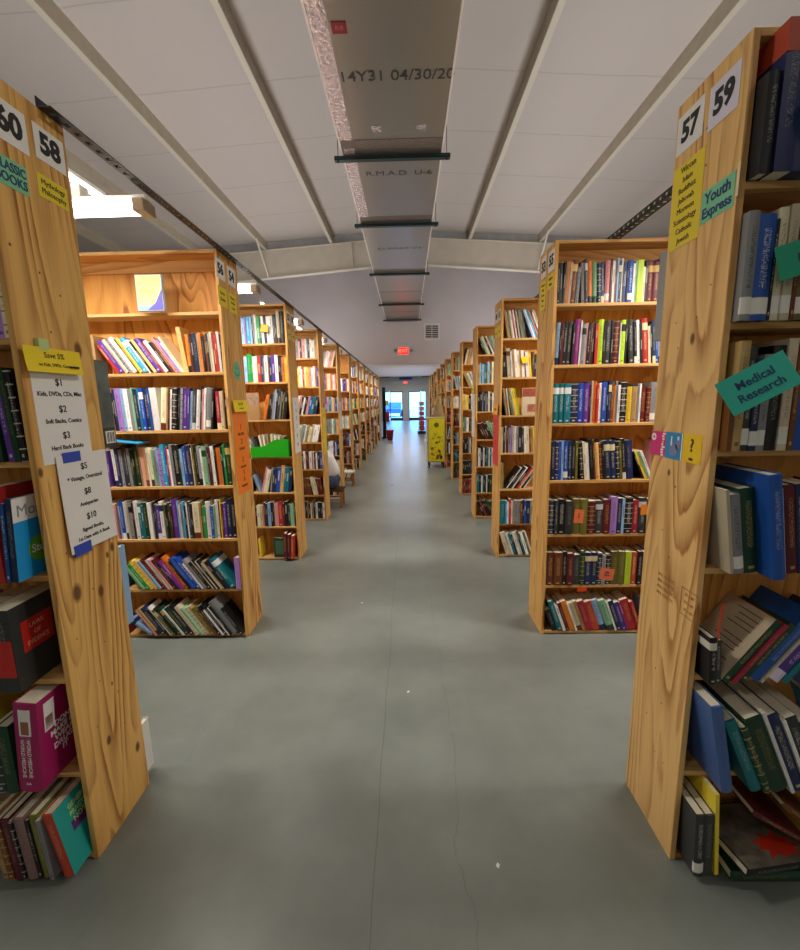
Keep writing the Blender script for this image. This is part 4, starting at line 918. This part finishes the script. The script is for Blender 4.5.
# ------------------------------------------------------------------ gable wall fittings
t = thing('wall_vent', 'square white vent grille high on the grey gable wall', 'vent', (.93, 16.5, 3.99))
bm = bmesh.new(); r = .28
for q in ((-r, r, -.03, 0, r-.05, r), (-r, r, -.03, 0, -r, -r+.05), (-r, -r+.05, -.03, 0, -r+.05, r-.05), (r-.05, r, -.03, 0, -r+.05, r-.05)): box(bm, *q)
obj('vent_frame', bm, mat('vent_white', 'EDECEA', .5), t)
bx('backing', (-r+.05, r-.05, -.006, 0, -r+.05, r-.05), mat('vent_dark', '55565A', .7), t)
bm = bmesh.new()
for i in range(7): box(bm, -r+.05, r-.05, -.02, -.008, -.2+i*.065, -.185+i*.065)
for i in range(1): box(bm, -.01, .01, -.022, -.006, -.23, .23)
obj('slats', bm, mat('vent_white'), t)
def exit_sign(loc, s, label, heads=True):
    t = thing('exit_sign', label, 'exit sign', loc, 0)
    bx('case', (-.235*s, .235*s, -.06, 0, -.165*s, .165*s), mat('exit_white', 'E6DCDC', .4), t, .01)
    bx('red_face', (-.17*s, .17*s, -.063, -.058, -.115*s, .115*s), mat('exit_red_glow', 'C81818', .4, emit='FF1810', es=2.2), t)
    text('EXIT', .17*s, mat('exit_letters', 'FFB0A0', .4, emit='FF5040', es=3.2), t, (0, -.065, 0), FT, width=.3*s, bold=.003)
    if heads:
        for q in (-1, 1):
            bm = bmesh.new(); cyl(bm, (q*.30*s, -.05, .02), (q*.30*s, -.12, .0), .05*s, 14); cyl(bm, (q*.235*s, -.03, .02), (q*.27*s, -.05, .02), .015, 8); obj('lamp_head', bm, mat('lamp_head_grey', '9A989A', .4), t)
    return t
exit_sign((-.11, 16.5, 3.33), 1, 'lit red exit sign on the grey gable wall under the duct end')
exit_sign((-.11, 34.99, 2.93), .75, 'small lit red exit sign on the entrance wall over the glass doors', False)
t = thing('entrance_board', 'dark blue board on the entrance wall above the small exit sign', 'sign', (-.1, 34.99, 3.25))
bx('board', (-.5, .5, -.04, 0, -.10, .10), mat('board_blue', '3C5A86', .5), t)
for j, x in enumerate((-1.27, 1.06)):
    t = thing('beam_lamp', 'small warm lamp on a brown mount under the %s end of header beam' % ('cart-opposite', 'cart-side')[j], 'lamp', (x, 24.78, 2.92), 0, 'lamps on the header beam')
    bx('mount', (-.24, .3, -.05, 0, -.12, .03), mat('brown_mount', '7A5226', .6), t)
    bm = bmesh.new(); lathe(bm, [(.02, -.06), (.05, -.04), (.055, 0), (.04, .03)], (0, -.1, 0), 14); obj('bulb', bm, mat('warm_bulb', 'fff0c8', .4, emit='FFE0A0', es=8), t)

# ------------------------------------------------------------------ things on the floor of the aisle
# yellow sided rolling cart
t = thing('book_cart', 'rolling book cart with bright yellow picture panel, beside the right bookcases', 'cart', (.652, 10.12, 0))
KH = mat('khaki_cart', 'B9AE72', .5); CY = mat('cart_yellow', 'E6DC1E', .45, noise=.1, nscale=9)
bm = bmesh.new(); box(bm, -.2, -.17, -.15, .45, .14, 1.16); box(bm, .17, .2, -.15, .45, .14, 1.16); obj('side_frame', bm, KH, t, .004)
for z in (.14, .48, .82, 1.13): bx('shelf', (-.17, .17, -.13, .45, z, z+.02), KH, t)
bx('yellow_panel', (-.17, .17, -.15, -.135, .16, 1.13), CY, t)
bm = bmesh.new(); rr = random.Random(9)
for i in range(26):
    a, c = rr.uniform(-.13, .13), rr.uniform(.22, .62); q_ = rr.uniform(.01, .035); box(bm, a-q_, a+q_, -.1525, -.15, c-q_, c+q_)
obj('panel_picture', bm, mat('panel_orange', 'B4741E', .5, noise=.4, nscale=40), t)
bm = bmesh.new()
for i in range(12):
    a, c = rr.uniform(-.10, .12), rr.uniform(.62, .8); q_ = rr.uniform(.008, .02); box(bm, a-q_, a+q_, -.153, -.15, c-q_*.6, c+q_*.6)
cyl(bm, (0, -.153, .99), (0, -.15, .99), .055, 16); obj('panel_lettering', bm, mat('panel_green_ink', '5A6A20', .5), t)
for x in (-.16, .16):
    for y in (-.08, .38):
        bm = bmesh.new(); cyl(bm, (x-.014, y, .055), (x+.014, y, .055), .055, 20); w_ = obj('wheel', bm, mat('black_rubber', '1A1A1A', .6), t); bx('caster_fork', (x-.022, x+.022, y-.02, y+.02, .06, .14), mat('caster_steel', '6A6A6A', .4, .7), t)
bm = bmesh.new(); cyl(bm, (-.24, -.1, .62), (-.24, .3, .62), .014, 10); cyl(bm, (-.24, -.1, .62), (-.19, -.1, .62), .012, 8); cyl(bm, (-.24, .3, .62), (-.19, .3, .62), .012, 8); obj('handle', bm, mat('white_ink'), t)
# beige cloth on a hook beyond
t = thing('hanging_cloth', 'long beige brown cloth hanging on a bookcase end beyond the yellow cart', 'cloth', (.80, 11.32, 0))
bm = bmesh.new(); rings = []
for i in range(9):
    z = 1.66-i*.075; r_ = .03+.016*i; rings.append([bm.verts.new((.0+cos(a/12*2*pi)*r_*(1+.12*sin(a*2.1)), sin(a/12*2*pi)*r_*.55, z)) for a in range(12)])
for a, c in zip(rings, rings[1:]):
    for i in range(12): bm.faces.new((a[i], a[(i+1) % 12], c[(i+1) % 12], c[i]))
bm.faces.new(rings[0][::-1]); bm.faces.new(rings[-1]); obj('cloth_body', bm, mat('beige_cloth', 'A58E66', .9, noise=.15, nscale=20), t, smooth=True)
bm = bmesh.new(); cyl(bm, (0, 0, 1.64), (.066, 0, 1.70), .006, 8); obj('hook', bm, STEEL, t)
sign('R', 'category_card', 'pale green card on an end panel beyond the yellow cart', 12.9, 13.15, 1.62, 1.76, mat('pale_green_card'), [('Kids', 0, .06)], xoff=.003)
# red bucket, black board, red spinner, extinguisher
t = thing('red_bucket', 'small dark red waste bin on the floor before the black board', 'bin', (-.71, 17.4, 0))
bm = bmesh.new(); lathe(bm, [(.10, 0), (.15, .38), (.158, .40), (.148, .40), (.095, .02)], n=20); obj('bin_body', bm, mat('dark_red_plastic', 'A02030', .45), t, smooth=True)
bm = bmesh.new(); lathe(bm, [(.158, .385), (.168, .385), (.168, .41), (.158, .41)], n=20); obj('rim', bm, mat('dark_red_plastic'), t)
t = thing('black_board', 'tall black board standing at the end of the left bookcases', 'board', (-.97, 18.5, 0))
bx('panel', (-.06, .06, -.3, .3, .03, 2.1), mat('matte_black', '121214', .7), t, .005); bx('foot', (-.12, .12, -.2, -.1, 0, .03), mat('matte_black'), t); bx('foot', (-.12, .12, .1, .2, 0, .03), mat('matte_black'), t)
t = thing('display_rack', 'reddish pink display rack full of cards near the entrance', 'display rack', (.66, 20.6, 0))
bm = bmesh.new(); cyl(bm, (0, 0, .1), (0, 0, 1.5), .02, 10); obj('pole', bm, STEEL, t); bm = bmesh.new(); lathe(bm, [(.2, 0), (.2, .12), (.02, .14)], n=20); obj('base', bm, mat('dark_navy_base', '23263A', .5), t)
CM = [mat('card_a', 'B0423A', .5), mat('card_b', 'D08A7A', .5), mat('card_c', 'A88870', .5)]
for r_ in range(6):
    for a in range(4):
        an_ = a*pi/2; o = bx('card_pocket', (-.12, .12, -.155, -.145, .16+r_*.225, .36+r_*.225), CM[(r_+a) % 3 if r_ > 2 else 0], t); o.rotation_euler = (0, 0, an_)
t = thing('fire_extinguisher', 'red cylinder standing beside the entrance window', 'fire extinguisher', (-1.48, 33.2, 0))
bm = bmesh.new(); lathe(bm, [(.13, 0), (.14, .02), (.14, .68), (.08, .78), (.04, .8)], n=18); obj('cylinder', bm, mat('extinguisher_red', 'A51C24', .35), t, smooth=True); bm = bmesh.new(); cyl(bm, (0, 0, .8), (0, 0, .86), .03, 10); box(bm, -.02, .12, -.015, .015, .86, .89); obj('valve', bm, STEEL, t)
t = thing('window_notice', 'yellow notice stuck on the narrow entrance window', 'notice', (-1.66, 35.04, 1.38)); bx('paper', (-.17, .17, -.004, 0, -.2, .2), mat('bright_yellow_card'), t)
t = thing('entrance_mat', 'thin dark red mat at the foot of the glass doors', 'mat', (-.1, 34.55, 0)); bx('mat_body', (-1.0, 1.0, -.35, .35, 0.001, .012), mat('maroon_mat', '6E2430', .9), t, .003)
# car outside
t = thing('parked_car', 'blue car parked outside seen through the left glass door', 'car', (-1.45, 44, 0), radians(90))
bm = bmesh.new(); prof = [(-2.1, .35), (-2.1, .8), (-1.5, .92), (-.9, 1.38), (.6, 1.42), (1.3, .95), (2.1, .85), (2.15, .4)]
slab(prof, -.85, .85, bm); obj('car_body', bm, mat('car_blue', '2F58B8', .3, .3), t, .05)
bm = bmesh.new(); slab([(-1.35, .93), (-.85, 1.32), (.55, 1.36), (1.15, .95)], -.865, .865, bm); obj('car_window', bm, mat('car_glass', '28303A', .1), t)
for x in (-1.35, 1.35):
    for y in (-.82, .82): bm = bmesh.new(); cyl(bm, (x, y-.1, .33), (x, y+.1, .33), .33, 22); obj('wheel', bm, mat('black_rubber'), t)
# paper scraps on the floor
for j, (x, y, a, lb) in enumerate(((-.02, 2.128, .4, 'tiny white paper scrap on the grey floor in the middle of the aisle'), (.281, 1.234, 1.2, 'tiny white crumb of paper on the floor near the right bookcase'), (-.378, 3.187, .1, 'small white paper scrap on the floor beside a dark spot'))):
    t = thing('paper_scrap', lb, 'paper scrap', (x, y, .0005), a); bm = bmesh.new(); v = [bm.verts.new(p) for p in ((-.008, -.004, 0), (.007, -.005, 0), (.009, .004, .002), (-.003, .006, .001))]; bm.faces.new(v)
    e = bmesh.ops.extrude_face_region(bm, geom=bm.faces[:]); bmesh.ops.translate(bm, verts=[g for g in e['geom'] if isinstance(g, bmesh.types.BMVert)], vec=(0, 0, .0008)); obj('scrap', bm, WPAPER, t)

# green magazine bin in the third left bookcase
t = thing('plastic_bin', 'bright green plastic bin with a wavy rim, holding comics on the fourth shelf', 'bin', (-1.32, yL3-.03, SZ[3]+.0006))
GP = mat('green_plastic', '1FA81F', .35); bm = bmesh.new()
def wave(x): return .135+.035*math.tanh((x)*18)
n = 24; xs = [-.18+.36*i/n for i in range(n+1)]
for (ya, yb) in ((0, .004), (.146, .150)):
    A = [[bm.verts.new((x, y, z)) for y in (ya, yb) for z in (0, wave(x))] for x in xs]
    for a, c in zip(A, A[1:]):
        for (i, k2) in ((0, 1), (1, 3), (3, 2), (2, 0)): bm.faces.new((a[i], a[k2], c[k2], c[i]))
    bm.faces.new((A[0][0], A[0][1], A[0][3], A[0][2])); bm.faces.new((A[-1][0], A[-1][2], A[-1][3], A[-1][1]))
box(bm, -.18, .18, .004, .146, 0, .004); box(bm, -.18, -.176, .004, .146, .004, wave(-.18)); box(bm, .176, .18, .004, .146, .004, wave(.18))
obj('bin_body', bm, GP, t)
for j, (cc, tt, hh, an_) in enumerate((('w', .012, .17, -22), ('x', .010, .185, -18), ('k', .012, .19, -14), ('c', .016, .2, -10), ('w', .014, .205, -6), ('z', .012, .2, -3), ('e', .016, .21, 0), ('w', .012, .2, 3), ('c', .014, .195, 6), ('x', .012, .19, 9))):
    o = obj('comic', cover_mesh(tt, .13, hh, False), book_mat(cc, 'P')); o.location = (-1.475+j*.028, yL3-.022, SZ[3]+.012); o.rotation_euler = (0, radians(an_), 0)
    tag(o, 'thin %s comic standing in the green plastic bin, %s from its low end' % (PAL[cc][1], ORD[j]), 'comic', 'comics in the green bin'); bx('page_block', (.0015, tt-.0015, .002, .129, .0005, hh-.0005), PAGE, o)
# blue magazine lying on the fourth row of bookcase 56
t = solo('bright blue magazine lying flat on top of the fourth shelf books of bookcase 56', 's', 'P', .008, .13, .2, (-1.665, 2.67, 1.315), (0, -radians(84), 0), False)

# ------------------------------------------------------------------ person on a low stool
WOODS = mat('stool_wood', 'A9733C', .5, noise=.12, nscale=12)
def stool(x, y, h, w, label, topm):
    t = thing('low_stool', label, 'stool', (x, y, 0)); bx('seat', (-w/2, w/2, -w/2, w/2, h-.025, h), topm, t, .004)
    for a in (-1, 1):
        for c in (-1, 1): bx('leg', (a*(w/2-.03)-.015, a*(w/2-.03)+.015, c*(w/2-.03)-.015, c*(w/2-.03)+.015, 0, h-.025), WOODS, t)
    bm = bmesh.new()
    for c in (-1, 1): box(bm, -w/2+.045, w/2-.045, c*(w/2-.03)-.008, c*(w/2-.03)+.008, h*.4, h*.4+.02)
    obj('stretcher', bm, WOODS, t)
    return t
stool(-1.12, 6.42, .27, .30, 'low dark wooden stool under the seated person', mat('dark_wood', '4A2A1A', .5))
stool(-1.14, 8.05, .27, .26, 'empty low wooden stool with a pale top between two left bookcases', mat('pale_top', 'E6DCC8', .5))
def skin(name, pts, edges, m, parent, root=0, sub=2):
    me = bpy.data.meshes.new(name); me.from_pydata([p[:3] for p in pts], edges, []); me.materials.append(m)
    o = bpy.data.objects.new(name, me); COL.objects.link(o); o.parent = parent
    md = o.modifiers.new('skin', 'SKIN'); sv = me.skin_vertices
    if not sv:
        bpy.context.view_layer.objects.active = o; o.select_set(True); bpy.ops.mesh.customdata_skin_add(); o.select_set(False); sv = me.skin_vertices
    for i, p in enumerate(pts): sv[0].data[i].radius = (p[3], p[4] if len(p) > 4 else p[3]); sv[0].data[i].use_root = (i == root)
    md.use_smooth_shade = True
    s = o.modifiers.new('sub', 'SUBSURF'); s.levels = s.render_levels = sub
    return o
PX, PY = -1.10, 6.42
T = thing('person', 'person in white shirt and blue jeans sitting on a low stool between bookcases', 'person', (PX, PY, 0))
SK = mat('skin_tone', 'B98668', .55); SH = mat('white_shirt', 'E6E4E4', .8, noise=.03, nscale=15); JN = mat('blue_denim', '35496A', .85, noise=.25, nscale=25)
body = [(-.0, 0, .36, .12), (-.06, 0, .50, .11), (-.13, 0, .66, .12), (-.19, 0, .80, .115), (-.235, 0, .90, .055), (-.265, 0, .95, .045), (-.295, 0, 1.02, .075), (-.305, 0, 1.08, .082), (-.30, 0, 1.14, .06)]
ed = [(i, i+1) for i in range(8)]
for s in (-1, 1):
    n0 = len(body)
    body += [(-.20, s*.15, .83, .055), (-.27, s*.2, .64, .042), (-.42, s*.16, .52, .034), (-.50, s*.10, .53, .026), (-.56, s*.07, .535, .03)]
    ed += [(3, n0), (n0, n0+1), (n0+1, n0+2), (n0+2, n0+3), (n0+3, n0+4)]
    for f in range(4):
        m0 = len(body); y_ = s*(.095-.018*f); L3 = (.0, .035, .055, .07)[1 if f in (0, 3) else 2]
        body += [(-.60, y_, .54, .009), (-.60-L3*.6, y_*.9, .545, .0085), (-.60-L3, y_*.85, .56, .008)]
        ed += [(n0+4, m0), (m0, m0+1), (m0+1, m0+2)]
    m0 = len(body); body += [(-.555, s*.04, .55, .01), (-.58, s*.025, .565, .009)]; ed += [(n0+4, m0), (m0, m0+1)]
    n1 = len(body)
    body += [(-.02, s*.08, .37, .095), (-.25, s*.13, .42, .08), (-.46, s*.15, .46, .06), (-.44, s*.15, .25, .05), (-.42, s*.15, .07, .038)]
    ed += [(0, n1), (n1, n1+1), (n1+1, n1+2), (n1+2, n1+3), (n1+3, n1+4)]
skin('body', body, ed, SK, T)
sh = [(-.03, 0, .44, .135, .16), (-.06, 0, .54, .13, .155), (-.13, 0, .68, .14, .16), (-.19, 0, .81, .125, .16), (-.225, 0, .875, .07)]
se = [(0, 1), (1, 2), (2, 3), (3, 4)]
for s in (-1, 1):
    n0 = len(sh); sh += [(-.20, s*.155, .83, .072), (-.245, s*.19, .72, .062), (-.265, s*.198, .66, .058)]; se += [(3, n0), (n0, n0+1), (n0+1, n0+2)]
skin('shirt', sh, se, SH, T)
jn = [(-.01, 0, .385, .125, .15), (-.03, 0, .46, .12, .15)]; je = [(0, 1)]
for s in (-1, 1):
    n0 = len(jn); jn += [(-.03, s*.09, .375, .108), (-.25, s*.13, .42, .093), (-.46, s*.15, .455, .075), (-.44, s*.15, .25, .066), (-.42, s*.15, .09, .06)]
    je += [(0, n0), (n0, n0+1), (n0+1, n0+2), (n0+2, n0+3), (n0+3, n0+4)]
skin('jeans', jn, je, JN, T)
for s in (-1, 1):
    skin('shoe', [(-.40, s*.15, .045, .042), (-.48, s*.15, .04, .04), (-.56, s*.15, .032, .03)], [(0, 1), (1, 2)], mat('dark_shoe', '2A2422', .6), T)
skin('hair', [(-.27, 0, 1.03, .07), (-.28, 0, 1.10, .095), (-.30, 0, 1.17, .07)], [(0, 1), (1, 2)], mat('dark_hair', '3A2618', .8), T)
bm = bmesh.new()
for s in (-1, 1): cyl(bm, (-.378, s*.03, 1.075), (-.388, s*.03, 1.075), .009, 10)
obj('eyes', bm, INK, T); bm = bmesh.new(); cyl(bm, (-.375, 0, 1.07), (-.40, 0, 1.045), .008, 8, .013); box(bm, -.372, -.362, -.02, .02, 1.008, 1.014); obj('nose_and_mouth', bm, mat('lip_tone', 'A06050', .6), T)
bm = bmesh.new()
for s in (-1, 1): cyl(bm, (-.30, s*.08, 1.06), (-.30, s*.095, 1.062), .024, 12)
obj('ears', bm, SK, T)
o = solo('open brown book held by the seated person', 'q', 'P', .03, .14, .2, (-1.73, 6.35, .60), (0, radians(80), 0))
